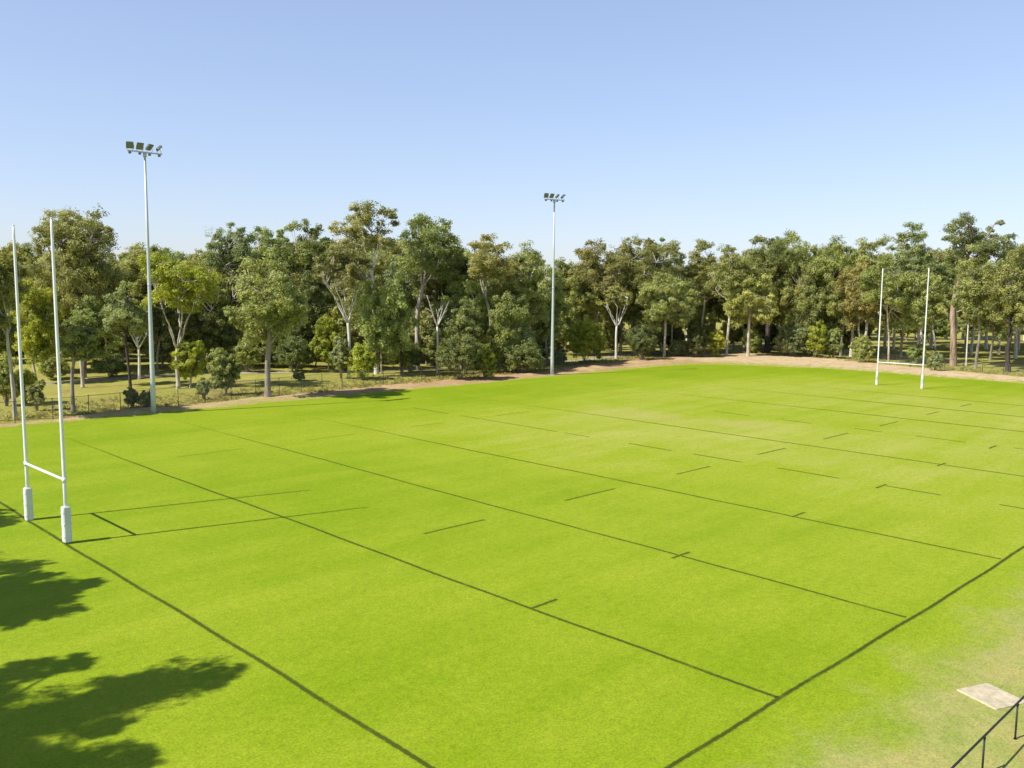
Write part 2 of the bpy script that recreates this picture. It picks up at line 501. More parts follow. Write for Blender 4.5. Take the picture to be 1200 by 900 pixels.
# ------------------------------------------------------------------ goal posts
def goal(name, x, y, rz, top, label, pw=.36, lean=0.0):
    t = tag(empty(name, (x, y, 0), rz), label, 'goal posts', 'rugby goal posts')
    t.rotation_euler[0] = lean
    for s in (-1, 1):
        mb = MB(); mb.tube([(0, s * 2.86, -.2), (0, s * 2.86, 3), (0, s * 2.86, 8), (0, s * 2.86, top - .5), (0, s * 2.86, top)], [.085, .085, .078, .06, .05], 14)
        up = mb.build('upright', M['white_paint'], t, True)
        mb = MB(); mb.tube([(0, s * 2.86, top - .004), (0, s * 2.86, top + .05)], [.058, .03], 12)
        mb.build('end_cap', M['white_paint'], up, True)
        mb = MB(); mb.box((0, s * 2.86, 0.88), pw, pw, 1.74, bev=.05)
        pad = mb.build('post_pad', M['pad'], t)
        for z in (.30, .88, 1.46):
            mb = MB(); mb.box((0, s * 2.86, z), pw + .012, pw + .012, .035); mb.build('strap', M['pad'], pad)
        mb = MB(); mb.box((pw / 2 + .003, s * 2.86 + .02, .95), .006, pw * .7, .62)  # thin sheet that puts the pad's shaded side into its colour
        mb.build('shade_panel', M['pad_dark'], pad)
    mb = MB(); mb.tube([(0, -2.86 + .06, 3.0), (0, 2.86 - .06, 3.0)], .065, 14)
    cb = mb.build('crossbar', M['white_paint'], t, True)
    for s in (-1, 1):
        mb = MB(); mb.tube([(0, s * 2.86, 2.88), (0, s * 2.86, 3.12)], .108, 14); mb.build('collar', M['white_paint'], t, True)
    return t
goal('rugby_goal', 13.85, 46.86, 0, 15.1, 'white rugby goal posts on the near goal line, close to the tree shadows', .36, -.0125)
goal('rugby_goal', 114.5, 46.22, math.pi + .25 * 0, 15.0, 'white rugby goal posts at the far end, in front of the dirt verge', .28)

# ------------------------------------------------------------------ floodlights
def rotm(yaw, tilt):
    """panel frame: local -y is the aim; tilt leans the aim downwards; yaw about z"""
    c, s = math.cos(tilt), math.sin(tilt)
    rx = np.array([[1, 0, 0], [0, c, -s], [0, s, c]])
    c, s = math.cos(yaw), math.sin(yaw)
    rz = np.array([[c, -s, 0], [s, c, 0], [0, 0, 1]])
    return rz @ rx
def floodlight(x, y, H, yaws, label, az=0.0):
    t = tag(empty('floodlight_mast', (x, y, 0), az), label, 'floodlight', 'floodlight masts along the far touchline')
    mb = MB(); mb.tube([(0, 0, -.2), (0, 0, 2), (0, 0, 8), (0, 0, 16), (0, 0, H)], [.245, .23, .185, .135, .09], 20)
    pole = mb.build('pole', M['galv'], t, True)
    mb = MB(); mb.tube([(0, 0, -.01), (0, 0, .05)], .42, 20)
    mb.build('base_plate', M['galv'], pole)
    mb = MB(); mb.tube([(0, 0, H * .5), (0, 0, H * .5 + .14)], [.178, .172], 20)
    mb.build('joint_collar', M['galv'], pole, True)
    mb = MB(); mb.box((0, -.236, 1.15), .16, .03, .55, bev=.008)
    mb.build('access_door', M['galv'], pole)
    mb = MB(); mb.box((0, 0, H + .06), 3.3, .12, .12, bev=.012)
    arm = mb.build('cross_arm', M['galv'], t)
    mb = MB(); mb.tube([(0, 0, H - .35), (0, 0, H)], .17, 16); mb.build('clamp', M['galv'], arm, True)
    for px_, (yw, tl) in zip((-1.38, -.46, .46, 1.38), yaws):
        m = rotm(yw, tl)
        c = np.array([px_, -.05, H + .56])
        f = tag(empty('lamp', (0, 0, 0))); f.parent = t
        mb = MB(); mb.box(c, (.64), .12, .66, m, bev=.02)
        for k in np.linspace(-.26, .26, 8):
            mb.box(c + m @ np.array([k, .10, 0]), .02, .08, .56, m)
        body = mb.build('housing', M['lamp_body'], f)
        mb = MB(); mb.box(c + m @ np.array([0, -.067, 0]), (.57), .012, .59, m); mb.build('lens', M['lens'], f)
        for s in (-1, 1):
            mb = MB()
            a = c + m @ np.array([s * .345, .02, 0]); b = np.array([px_ + s * .2, 0, H + .125])
            mb.tube([a, (a * .5 + b * .5) + np.array([s * .07, 0, -.08]), b], .022, 6)
            mb.build('bracket', M['galv'], f)
        mb = MB(); mb.box((px_, .02, H - .10), .22, .20, .18, bev=.02); mb.build('driver_box', M['lamp_body'], f)
    return t
floodlight(34.46, 83.2 + .35, 24.15, ((R(-28), R(35)), (R(2), R(30)), (R(30), R(42)), (R(62), R(45))), 'tall grey floodlight mast on the left, rising behind the near goal', R(3))
floodlight(91.04, 84.44 + .35, 24.1, ((R(-8), R(30)), (R(8), R(34)), (R(46), R(42)), (R(78), R(45))), 'tall grey floodlight mast at the middle of the far touchline', R(-14))

# ------------------------------------------------------------------ fences
def fence(name, line, H, gap, label, rail=True, cell=.09, wire=.0022):
    line = np.array(line, float)
    t = tag(empty(name, (line[0][0], line[0][1], 0)), label, 'fence')
    o = np.array([line[0][0], line[0][1], 0])
    sl = np.r_[0, np.cumsum(np.linalg.norm(np.diff(line, axis=0), axis=1))]
    def at(s_): return np.array([np.interp(s_, sl, line[:, 0]), np.interp(s_, sl, line[:, 1])])
    def gh(p): return max(0.0, gz(*p))
    n = int(sl[-1] / gap)
    for i in range(n + 1):
        p = at(i * gap); z = gh(p); hh = H + .06 + .05 * math.sin(i * 2.3)
        mb = MB(); b = np.array([p[0], p[1], z]) - o; ln = .02 * math.sin(i * 1.7)
        mb.tube([b + (0, 0, -.2), b + (ln, ln, hh)], .034, 7)
        pst = mb.build('fence_post', M['post'], t)
    mb = MB()
    for zz in (H, .12):
        pts = [np.array([*at(s_), gh(at(s_)) + zz]) - o for s_ in np.arange(0, sl[-1], gap / 2)]
        mb.tube(pts, .021 if zz == H else .006, 5)
    mb.build('rail', M['post'], t)
    # chain link: two families of slanted wires
    S_ = np.arange(-H, sl[-1], cell)
    V = []
    for sg in (1, -1):
        s0 = S_ if sg == 1 else S_ + H
        k = (s0 > 0) & (s0 + sg * H > 0) & (s0 < sl[-1]) & (s0 + sg * H < sl[-1])
        s0 = s0[k]; s1 = s0 + sg * (H - .1)
        a = np.c_[np.interp(s0, sl, line[:, 0]), np.interp(s0, sl, line[:, 1])]
        b = np.c_[np.interp(s1, sl, line[:, 0]), np.interp(s1, sl, line[:, 1])]
        za = np.array([gh(q) for q in a]) + .08; zb = np.array([gh(q) for q in b]) + H
        dv = (b - a) / (np.linalg.norm(b - a, axis=1)[:, None] + 1e-9)
        w = wire * 1.5
        A = np.c_[a, za] - o; B = np.c_[b, zb] - o
        off = np.c_[dv * w, -np.full(len(a), w) * sg]
        V.append(np.stack([A - off, A + off, B + off, B - off], 1))
    V = np.concatenate(V)
    quad_mesh('chain_link', V, np.full(len(V), .5), M['wire'], t)
    return t
fence('wire_fence', [(-8, 85.2), (14, 85.0), (29.6, 85.3), (38.9, 87.0), (50, 88.5), (60, 90.0), (72, 90.3), (92, 90.8), (108, 94), (120, 96.8), (136, 96.2), (150, 93.2), (157, 88)], 1.95, 3.1,
      'dark chain link fence along the far touchline, between the dirt verge and the wood')
fence('wire_fence', [(157.3, 87), (157.3, 79), (152.3, 68), (147.4, 57), (144.6, 46), (142.6, 32), (140.8, 18), (138.5, 4), (136, -14)], 1.6, 3.1,
      'low chain link fence behind the far goal, at the foot of the right hand trees')

# railing beside the camera
rl = tag(empty('railing', (13.2, 6.92, 0)), 'black tubular railing on worn grass at the lower right corner', 'railing')
for i in range(11):
    x = (i - 1) * 2.62 + 2.62 * .0
    mb = MB(); mb.tube([(x, 0, -.15), (x, 0, 1.0)], .026, 12); p = mb.build('rail_post', M['steel'], rl, True)
    mb = MB(); mb.tube([(x, 0, .0), (x, 0, .010)], .05, 14); mb.build('base_flange', M['steel'], p)
    mb = MB(); mb.tube([(x, 0, 1.005 - .05), (x, 0, 1.012)], .036, 12); mb.build('rail_cap', M['steel'], p, True)
mb = MB(); mb.tube([(k, 0, 1.04) for k in np.arange(-4, 25, 1.31)], .028, 12); mb.build('top_rail', M['steel'], rl, True)

# concrete slab
s_ = tag(empty('concrete_slab', (28.62, 8.25, 0), R(-22.5)), 'pale square concrete slab in worn grass beside the black railing', 'slab')
mb = MB(); mb.box((0, 0, .0), 1.30, 1.40, .07, bev=.012); mb.build('slab', M['concrete'], s_)

# ------------------------------------------------------------------ trees
def unit(n):
    v = rng.normal(size=(n, 3)); return v / np.linalg.norm(v, axis=1)[:, None]

def leaves(cent, rad, per, ln, wd, tint, flat=.7, droop=.5, out=None):
    """leaf-sprays scattered round tuft centres; each blade faces roughly outwards from its clump"""
    n = len(cent) * per
    c = np.repeat(cent, per, 0); r = np.repeat(rad, per)
    d = unit(n) * (rng.random(n) ** .45)[:, None]
    p = c + d * r[:, None] * np.array([1, 1, flat])
    o = d * .6 if out is None else d * .45 + np.repeat(out, per, 0)
    nrm = o + np.array([0, 0, .25]) + unit(n) * .62
    nrm /= np.linalg.norm(nrm, axis=1)[:, None] + 1e-9
    a = unit(n); a[:, 2] -= droop
    a -= nrm * (a * nrm).sum(1)[:, None]; a /= np.linalg.norm(a, axis=1)[:, None] + 1e-9
    b = np.cross(a, nrm)
    L = ln * rng.uniform(.6, 1.3, n)[:, None] / 2; W = wd * rng.uniform(.7, 1.3, n)[:, None] / 2
    V = np.stack([p - a * L, p + b * W, p + a * L, p - b * W], 1)
    t = np.clip(np.repeat(tint, per) + rng.normal(0, .11, n), 0, 1)
    return V, t

def curve3(a, m, b, n):
    t = np.linspace(0, 1, n)[:, None]
    return (1 - t) ** 2 * a + 2 * t * (1 - t) * m + t ** 2 * b

STY = { # crown fill, clump radius, tufts per clump, leaves per tuft, flatness, droop, lowest clumps, shell power
 'gum':   dict(fill=.52, cr=.98, sub=9, per=32, flat=.70, droop=.5, low=-.30, shell=.5),
 'dense': dict(fill=.82, cr=1.0, sub=9, per=32, flat=.80, droop=.6, low=-.95, shell=.42),
 'open':  dict(fill=.46, cr=.98, sub=9, per=32, flat=.65, droop=.4, low=-.5, shell=.6),
 'vase':  dict(fill=.60, cr=.95, sub=9, per=32, flat=.62, droop=.5, low=-.15, shell=.5),
 'droop': dict(fill=.85, cr=.92, sub=9, per=32, flat=1.1, droop=1.1, low=-.95, shell=.45),
}

def clumps_in(cw, ch, st, n):
    out, rads = [], []
    ph = rng.uniform(0, 6.28, 6)
    tries = 0
    while len(out) < n and tries < n * 40:
        tries += 1
        d = unit(1)[0]
        if d[2] < st['low'] and rng.random() < .85: continue
        az = math.atan2(d[1], d[0])
        lob = 1 + .12 * math.sin(2 * az + ph[0]) + .11 * math.sin(3 * az + ph[1] + 2 * d[2]) + .10 * math.sin(5 * d[2] + ph[2] + az) 
        r = rng.random() ** st['shell'] * lob
        cr = st['cr'] * rng.uniform(.6, 1.35)
        sc = np.array([max(.3, cw / 2 - cr * .75), max(.3, cw / 2 - cr * .75), max(.4, ch / 2 - cr * .45)])
        p = d * sc * min(1.08, r)
        ok = True
        for q, qr in zip(out, rads):
            if np.linalg.norm((p - q) * (1, 1, 1.35)) < .46 * (cr + qr): ok = False; break
        if ok or tries > n * 25:
            out.append(p); rads.append(cr)
    out, rads = np.array(out), np.array(rads)
    # no clump hangs free of the rest of the crown
    D = np.linalg.norm(out[:, None] - out[None], axis=2) - (rads[:, None] + rads[None]) * .95
    np.fill_diagonal(D, 9)
    k = (D < 0).sum(1) >= 2
    return (out[k], rads[k]) if k.sum() > 4 else (out, rads)

def tree_meshes(H, hb, cw, off, style, bark, tr, fk, root, leafcol, lod=1.0, leafsize=1.0):
    st = STY[style]
    ch = H - max(hb, .4)
    cc = np.array([off[0], off[1], max(hb, .4) + ch / 2])
    # keep clumps proportionate on small trees
    s2 = dict(st); k = min(1.0, max(.42, cw / 9.0)); s2['cr'] = st['cr'] * k
    n = int(st['fill'] * cw * ch / (s2['cr'] ** 2) * 1.05 * lod) + 6
    P, RR = clumps_in(cw, ch, s2, n)
    # stretch the clumps to fill the crown's full height and width
    top = (P[:, 2] + RR * s2['flat'] * .8).max(); P[P[:, 2] > 0, 2] *= (ch / 2) / max(.5, top)
    wid = np.percentile(np.hypot(P[:, 0], P[:, 1]) + RR * .8, 93); P[:, :2] *= (cw / 2) / max(.5, wid)
    D = np.linalg.norm(P[:, None] - P[None], axis=2) < (RR[:, None] + RR[None]) * 1.22
    best, seen = [], np.zeros(len(P), bool)
    for i0 in range(len(P)):
        if seen[i0]: continue
        stack, comp = [i0], []
        seen[i0] = True
        while stack:
            i = stack.pop(); comp.append(i)
            for j in np.nonzero(D[i] & ~seen)[0]: seen[j] = True; stack.append(int(j))
        if len(comp) > len(best): best = comp
    P, RR = P[best] + cc, RR[best]
    # trunk
    ht = hb + (H - hb) * .62 if style != 'vase' else H * fk
    hf = H * fk
    tb = MB()
    k1 = rng.normal(0, .018 * H, 2); k2 = rng.normal(0, .02 * H, 2)
    ps = [np.array([0, 0, -.3]), np.array([0, 0, .0]), np.array([k1[0] * .3, k1[1] * .3, hf * .35]), np.array([k1[0], k1[1], hf * .7]), np.array([off[0] * .4 + k1[0], off[1] * .4 + k1[1], hf])]
    rs = [tr * 1.45, tr * 1.25, tr * 1.0, tr * .92, tr * .85]
    if ht > hf + .5:
        ps += [np.array([off[0] * .8 + k2[0], off[1] * .8 + k2[1], (hf + ht) / 2]), np.array([off[0] + k2[0] * 1.4, off[1] + k2[1] * 1.4, ht])]
        rs += [tr * .45, tr * .16]
    ps = np.array(ps)
    q = np.linspace(0, len(ps) - 1, 3 * len(ps)); ii = np.arange(len(ps))
    tp = np.stack([np.interp(q, ii, ps[:, j]) for j in range(3)], 1); trr = np.interp(q, ii, rs)
    for _ in range(2): tp[1:-1] = (tp[:-2] + tp[2:] + 2 * tp[1:-1]) / 4
    tb.tube(tp, trr, 9)
    # main limbs
    nm = int(np.clip(len(P) / 8, 4, 8))
    if style == 'vase': nm = 6
    mains = []
    az0 = rng.uniform(0, 6.28)
    for i in range(nm):
        az = az0 + i * 2 * math.pi / nm + rng.normal(0, .3)
        if style == 'vase':
            rr = cw / 2 * rng.uniform(.45, .75); z1 = hb + ch * rng.uniform(.25, .65); a = tp[-1].copy(); a[2] -= rng.uniform(0, .5)
        else:
            rr = cw / 2 * rng.uniform(.35, .7); z1 = hb + ch * rng.uniform(.3, .75)
            za = hf + (max(ht, hf + .2) - hf) * (i / nm) * .75
            a = np.array([np.interp(za, tp[:, 2], tp[:, j]) for j in range(3)])
        b = np.array([off[0] + rr * math.cos(az), off[1] + rr * math.sin(az), max(z1, a[2] + .6)])
        m = a * .45 + b * .55 + np.array([0, 0, -.05 * np.linalg.norm(b - a)]) + rng.normal(0, .035 * np.linalg.norm(b - a), 3)
        r0 = tr * (.46 if style == 'vase' else .40); c_ = curve3(a, m, b, 8)
        c_[1:-1] += rng.normal(0, .012 * np.linalg.norm(b - a), (6, 3))
        tb.tube(c_, np.linspace(r0, max(.035, r0 * .32), 8), 6)
        mains.append((c_, r0))
    if bark in ('white', 'pale', 'patch', 'split') or lod >= 1:
        allp = np.concatenate([m_[0][2:] for m_ in mains] + [tp[-4:]])
        for p in P:
            e = p - np.array([0, 0, .15])
            dd = np.linalg.norm(allp - e, axis=1) + np.where(allp[:, 2] > e[2] - .1, 3.0, 0)
            a = allp[np.argmin(dd)]
            L = np.linalg.norm(e - a)
            m = (a + e) / 2 + rng.normal(0, .1 * L, 3) + np.array([0, 0, -.05 * L])
            r0 = min(.095, tr * .27)
            tb.tube(curve3(a, m, e, 5), np.linspace(r0, .018, 5), 4, caps=False)
    trunk = tb.build('trunk', M[bark], root, True)
    # foliage: tufts inside clumps
    sub = max(4, int(s2['sub'])); 
    cs = np.repeat(P, sub, 0); cr = np.repeat(RR, sub)
    d = unit(len(cs)) * (rng.random(len(cs)) ** .4)[:, None]
    cs = cs + d * cr[:, None] * np.array([1, 1, s2['flat']])
    ti = np.repeat(rng.normal(.45, .10, len(P)), sub) + rng.normal(0, .09, len(cs))
    V, t = leaves(cs, cr * rng.uniform(.40, .78, len(cs)), max(8, int(st['per'] * (1.0 if k > .7 else .8))), .37 * leafsize * (.6 + .4 * k), .15 * leafsize * (.6 + .4 * k), ti, st['flat'], st['droop'], d * .9)
    cr_ = quad_mesh('crown', V, t, M['leaf'], root)
    cr_.color = (*leafcol, 1)
    return trunk, cr_

def jit(c, s=.10):
    k = 1 + rng.normal(0, s); w = rng.normal(0, .03)
    return (max(.01, c[0] * k * (1 + w)), max(.01, c[1] * k), max(.008, c[2] * k * (1 - w)))

TREES = [
 (23.95, 88.58, 15.83, 8.12, 5.51, -0.33, 0.32, 'gum', 'G1', 'pale', 0.2, 0.42, 'pale limbed gum tree behind the far upright of the near goal, at the left edge'),
 (42.02, 124.10, 22.02, 7.37, 12.41, -0.81, 0.79, 'dense', 'G1', 'grey', 0.36, 0.4, 'tallest and broadest dark crowned gum tree standing behind the near goal posts'),
 (29.11, 89.13, 9.32, 3.52, 4.34, 0.52, -0.51, 'open', 'G2', 'grey', 0.2, 0.55, 'young grey barked gum with sparse crown just behind the fence by the near goal'),
 (37.99, 112.64, 10.87, 2.70, 6.14, 1.24, -1.22, 'gum', 'G2', 'pale', 0.2, 0.5, 'second slim gum tree directly behind the young grey barked one near the goal'),
 (40.92, 105.56, 12.44, 3.02, 5.97, -0.21, 0.21, 'gum', 'G5', 'dark', 0.18, 0.45, 'leaning dark stemmed gum tree left of the near floodlight pole'),
 (52.93, 137.20, 17.83, 5.45, 10.84, 0.92, -0.90, 'gum', 'G1', 'pale', 0.25, 0.4, 'rounded olive gum tree in the back row behind the near floodlight pole'),
 (44.92, 101.63, 15.72, 6.76, 9.94, 0.21, -0.21, 'vase', 'G3', 'pale', 0.26, 0.3, 'rounded gum tree with white limbs spreading in a wide V beside the near floodlight'),
 (46.36, 101.62, 5.62, 0.87, 4.22, -0.14, 0.14, 'dense', 'G3', 'pale', 0.13, 0.5, 'small bright yellow green tree with a pale stem below the white limbed gum'),
 (46.09, 92.08, 5.25, 0.52, 3.56, -0.20, 0.20, 'dense', 'G7', 'grey', 0.13, 0.3, 'small rounded dark green tree with a low crown left of the thick grey gum'),
 (48.37, 87.03, 15.54, 5.07, 8.63, 0.26, -0.26, 'dense', 'G1', 'grey', 0.36, 0.36, 'big grey trunked gum with dense drooping crown standing alone behind the fence'),
 (66.89, 130.51, 21.20, 10.68, 8.57, -0.29, 0.28, 'gum', 'G5', 'pale', 0.25, 0.5, 'bluish green open topped gum tree rising behind the white limbed gum'),
 (73.26, 131.27, 21.16, 10.67, 8.32, 0.30, -0.29, 'gum', 'G2', 'pale', 0.25, 0.5, 'green topped gum tree rising right behind the big grey trunked gum'),
 (77.92, 126.69, 22.57, 10.73, 8.32, 0.00, -0.00, 'open', 'G2', 'pale', 0.28, 0.5, 'open crowned gum tree rising between the big grey gum and the forked white gum'),
 (67.19, 99.39, 17.39, 9.83, 8.12, -0.32, 0.32, 'vase', 'G6', 'white', 0.25, 0.42, 'brownish olive gum with a white trunk forking like a Y at mid height'),
 (73.92, 102.59, 23.78, 12.80, 10.28, -0.51, 0.50, 'open', 'G6', 'white', 0.33, 0.52, 'tall thin crowned gum with white limbs, highest of the middle of the wood'),
 (83.03, 104.86, 22.85, 11.01, 10.93, 1.18, -1.16, 'dense', 'G2', 'patch', 0.42, 0.5, 'tall gum with thick patchy pale trunk right of the highest crown'),
 (74.05, 96.87, 13.38, 1.86, 8.33, -1.57, 1.54, 'droop', 'G8', 'dark', 0.22, 0.5, 'drooping light green tree with a thin black trunk near the middle fence'),
 (89.90, 107.93, 18.88, 6.32, 8.57, 0.48, -0.47, 'dense', 'G4', 'pale', 0.25, 0.4, 'very dark leaved tree right of the thick patchy trunk'),
 (90.10, 96.53, 20.04, 8.61, 9.59, -0.36, 0.35, 'gum', 'G6', 'pale', 0.28, 0.45, 'broad olive gum left of the far floodlight with pale bent limbs'),
 (96.64, 95.71, 18.80, 4.66, 8.84, 0.00, -0.00, 'dense', 'G1', 'grey', 0.26, 0.35, 'sloping olive tree just left of the far floodlight pole'),
 (103.53, 97.36, 15.53, 2.32, 7.06, 0.00, -0.00, 'dense', 'G2', 'grey', 0.22, 0.35, 'mid green tree directly behind the far floodlight pole'),
 (83.50, 94.60, 10.53, 0.90, 6.75, 0.00, -0.00, 'gum', 'G7', 'pale', 0.16, 0.4, 'low dark tree in front of the broad olive gum'),
 (89.12, 91.88, 11.53, 1.40, 7.34, 0.00, -0.00, 'droop', 'G2', 'grey', 0.17, 0.4, 'low green drooping tree left of the far floodlight base'),
 (124.52, 104.78, 20.64, 4.88, 14.25, -0.22, 0.22, 'dense', 'G6', 'grey', 0.32, 0.35, 'wide olive brown crown just right of the far floodlight pole'),
 (132.70, 102.36, 21.99, 4.76, 14.60, 0.34, -0.33, 'dense', 'G1', 'pale', 0.34, 0.4, 'wide rounded olive gum at the centre behind the short white trunk'),
 (141.01, 102.60, 22.07, 11.08, 8.55, 0.12, -0.12, 'open', 'G5', 'white', 0.25, 0.5, 'thin bluish topped gum beside the gap in the treeline at the centre'),
 (120.70, 97.32, 12.58, 7.03, 6.18, 0.11, -0.10, 'vase', 'G1', 'white', 0.25, 0.45, 'short forked gum with a bright white straight trunk behind the dirt verge'),
 (117.34, 106.22, 16.97, 2.44, 9.06, 0.65, -0.63, 'dense', 'G2', 'grey', 0.24, 0.35, 'green tree standing behind the large bright shrub by the far floodlight'),
 (137.46, 97.68, 15.37, 4.83, 8.89, 0.34, -0.33, 'gum', 'G8', 'white', 0.16, 0.55, 'slim white stemmed gum below the gap in the treeline'),
 (146.30, 97.41, 21.33, 5.43, 11.18, 0.70, -0.69, 'gum', 'G1', 'pale', 0.25, 0.45, 'olive gum at the right of the gap in the treeline'),
 (142.12, 88.91, 20.14, 8.62, 10.60, -0.11, 0.11, 'gum', 'G1', 'pale', 0.27, 0.5, 'gum with twin pale trunks left of the thick black trunk'),
 (156.49, 88.81, 22.48, 9.62, 12.24, -0.47, 0.46, 'dense', 'G7', 'dark', 0.62, 0.42, 'dark crowned tree with a very thick black trunk behind the far corner'),
 (163.92, 91.33, 23.91, 10.38, 10.32, 1.23, -1.21, 'gum', 'G2', 'white', 0.28, 0.5, 'white trunked gum standing close behind the thick black trunk'),
 (157.85, 81.87, 21.04, 1.69, 10.99, 0.46, -0.45, 'droop', 'G8', 'grey', 0.25, 0.3, 'light green drooping tree right of the thick black trunk'),
 (159.94, 75.62, 22.34, 1.94, 10.79, 0.00, -0.00, 'dense', 'G2', 'grey', 0.27, 0.3, 'leafy green tree left of the far goal with foliage down to the ground'),
 (150.31, 62.65, 17.93, 4.01, 10.32, -0.61, 0.60, 'gum', 'G2', 'pale', 0.19, 0.4, 'pale stemmed green tree right behind the crossbar of the far goal'),
 (165.86, 67.00, 24.76, 11.53, 8.78, 0.34, -0.33, 'open', 'G5', 'pale', 0.25, 0.5, 'open bluish crown rising above the far goal'),
 (153.91, 53.51, 26.45, 13.07, 13.12, 1.29, -1.27, 'open', 'G5', 'split', 0.55, 0.5, 'tallest gum at the right with wide open crown and thick brown trunk'),
 (156.47, 52.40, 10.31, 6.12, 3.93, 0.10, -0.10, 'open', 'G1', 'white', 0.13, 0.8, 'thin white stemmed sapling right of the thick brown trunk'),
 (166.32, 60.95, 16.59, 4.00, 9.79, -0.87, 0.86, 'gum', 'G2', 'pale', 0.2, 0.35, "leafy gum between the far goal's right upright and the thick brown trunk"),
 (167.92, 52.37, 14.64, 3.61, 9.48, 0.00, -0.00, 'dense', 'G8', 'grey', 0.22, 0.35, 'mid height light green tree left of the dark forked trunk'),
 (149.37, 43.96, 19.60, 5.99, 10.92, 0.65, -0.64, 'dense', 'G1', 'dark', 0.42, 0.25, 'spreading tree with low dark forked trunk at the right edge'),
 (158.25, 40.85, 20.40, 5.60, 11.24, 0.00, -0.00, 'dense', 'G2', 'grey', 0.3, 0.3, 'dense green tree cut off by the right edge of the view'),
 (156.91, 70.19, 21.56, 3.42, 8.57, 0.22, -0.21, 'gum', 'G8', 'pale', 0.22, 0.35, "slender light green gum just left of the far goal's left upright"),
 (68.78, 114.65, 14.19, 1.57, 7.46, 0.71, -0.70, 'dense', 'G7', 'grey', 0.22, 0.35, 'dark green tree between the big grey gum and the forked white gum'),
 (70.23, 109.02, 8.17, 0.39, 5.34, 0.00, -0.00, 'dense', 'G3', 'grey', 0.14, 0.3, 'low yellow green tree at the foot of the forked white gum'),
 (47.48, 129.94, 11.27, 0.44, 6.02, -0.26, 0.25, 'gum', 'G2', 'pale', 0.16, 0.4, 'green gum between the near goal and the near floodlight pole'),
 (35.56, 122.03, 12.56, 1.45, 6.42, 0.23, -0.22, 'dense', 'G3', 'pale', 0.17, 0.35, 'yellow green tree seen between the two uprights of the near goal'),
 (58.07, 122.36, 12.59, 0.38, 6.85, 0.52, -0.51, 'dense', 'G4', 'grey', 0.2, 0.35, 'dark tree filling the gap right of the white limbed gum'),
 (131.97, 98.86, 11.12, -0.23, 8.73, 0.00, -0.00, 'dense', 'G4', 'dark', 0.2, 0.25, 'dark low thicket tree right of the short white trunk'),
 (157.72, 94.61, 18.73, 1.87, 8.17, -0.49, 0.48, 'dense', 'G2', 'pale', 0.2, 0.3, 'green tree between the twin pale trunks and the thick black trunk'),
 (75.03, 102.90, 8.03, 1.40, 3.37, -0.17, 0.17, 'gum', 'G8', 'pale', 0.12, 0.5, 'thin pale sapling left of the thin black trunk'),
 (87.24, 102.14, 10.41, 0.81, 5.64, 0.18, -0.18, 'gum', 'G5', 'pale', 0.17, 0.45, 'grey green tree right of the thick patchy trunk'),
 (50.65, 121.23, 10.78, 0.87, 5.13, 0.50, -0.49, 'gum', 'G4', 'grey', 0.16, 0.4, 'dark slender tree seen just right of the near floodlight pole'),
 (21.41, 88.28, 15.35, 7.45, 5.97, -0.21, 0.21, 'dense', 'G1', 'grey', 0.25, 0.4, 'olive gum cut off by the left edge of the view'),
 (152.24, 49.55, 18.29, 7.70, 8.14, -0.29, 0.29, 'dense', 'G1', 'grey', 0.24, 0.4, "olive tree in front of the thick brown trunk's wide open crown"),
 (153.80, 59.23, 15.44, 4.92, 7.46, 0.00, -0.00, 'dense', 'G8', 'grey', 0.2, 0.35, 'light green tree between the uprights of the far goal, toward the right one'),
 (160.49, 86.29, 20.30, 2.19, 8.65, 0.00, -0.00, 'dense', 'G2', 'grey', 0.2, 0.35, 'dense green tree close right of the thick black trunk'),
 (163.70, 80.33, 20.59, 2.37, 8.55, 0.00, -0.00, 'dense', 'G8', 'grey', 0.2, 0.35, 'light leafy tree midway between thick black trunk and far goal'),
 (40.28, 131.41, 15.82, 0.74, 7.93, 0.17, -0.16, 'dense', 'G1', 'grey', 0.25, 0.35, 'dense olive tree filling in behind the near goal uprights'),
 (57.78, 139.45, 17.55, 3.23, 10.71, 0.48, -0.47, 'dense', 'G2', 'grey', 0.25, 0.35, 'wide green tree behind the white limbed gum and near floodlight pole'),
 (76.62, 109.75, 12.81, 0.86, 7.57, 0.00, -0.00, 'dense', 'G1', 'grey', 0.2, 0.35, "olive tree behind the forked white gum's trunk"),
 (92.29, 105.58, 15.63, 2.33, 8.03, 0.48, -0.47, 'dense', 'G2', 'grey', 0.22, 0.35, 'green tree right of the very dark leaved one'),
]
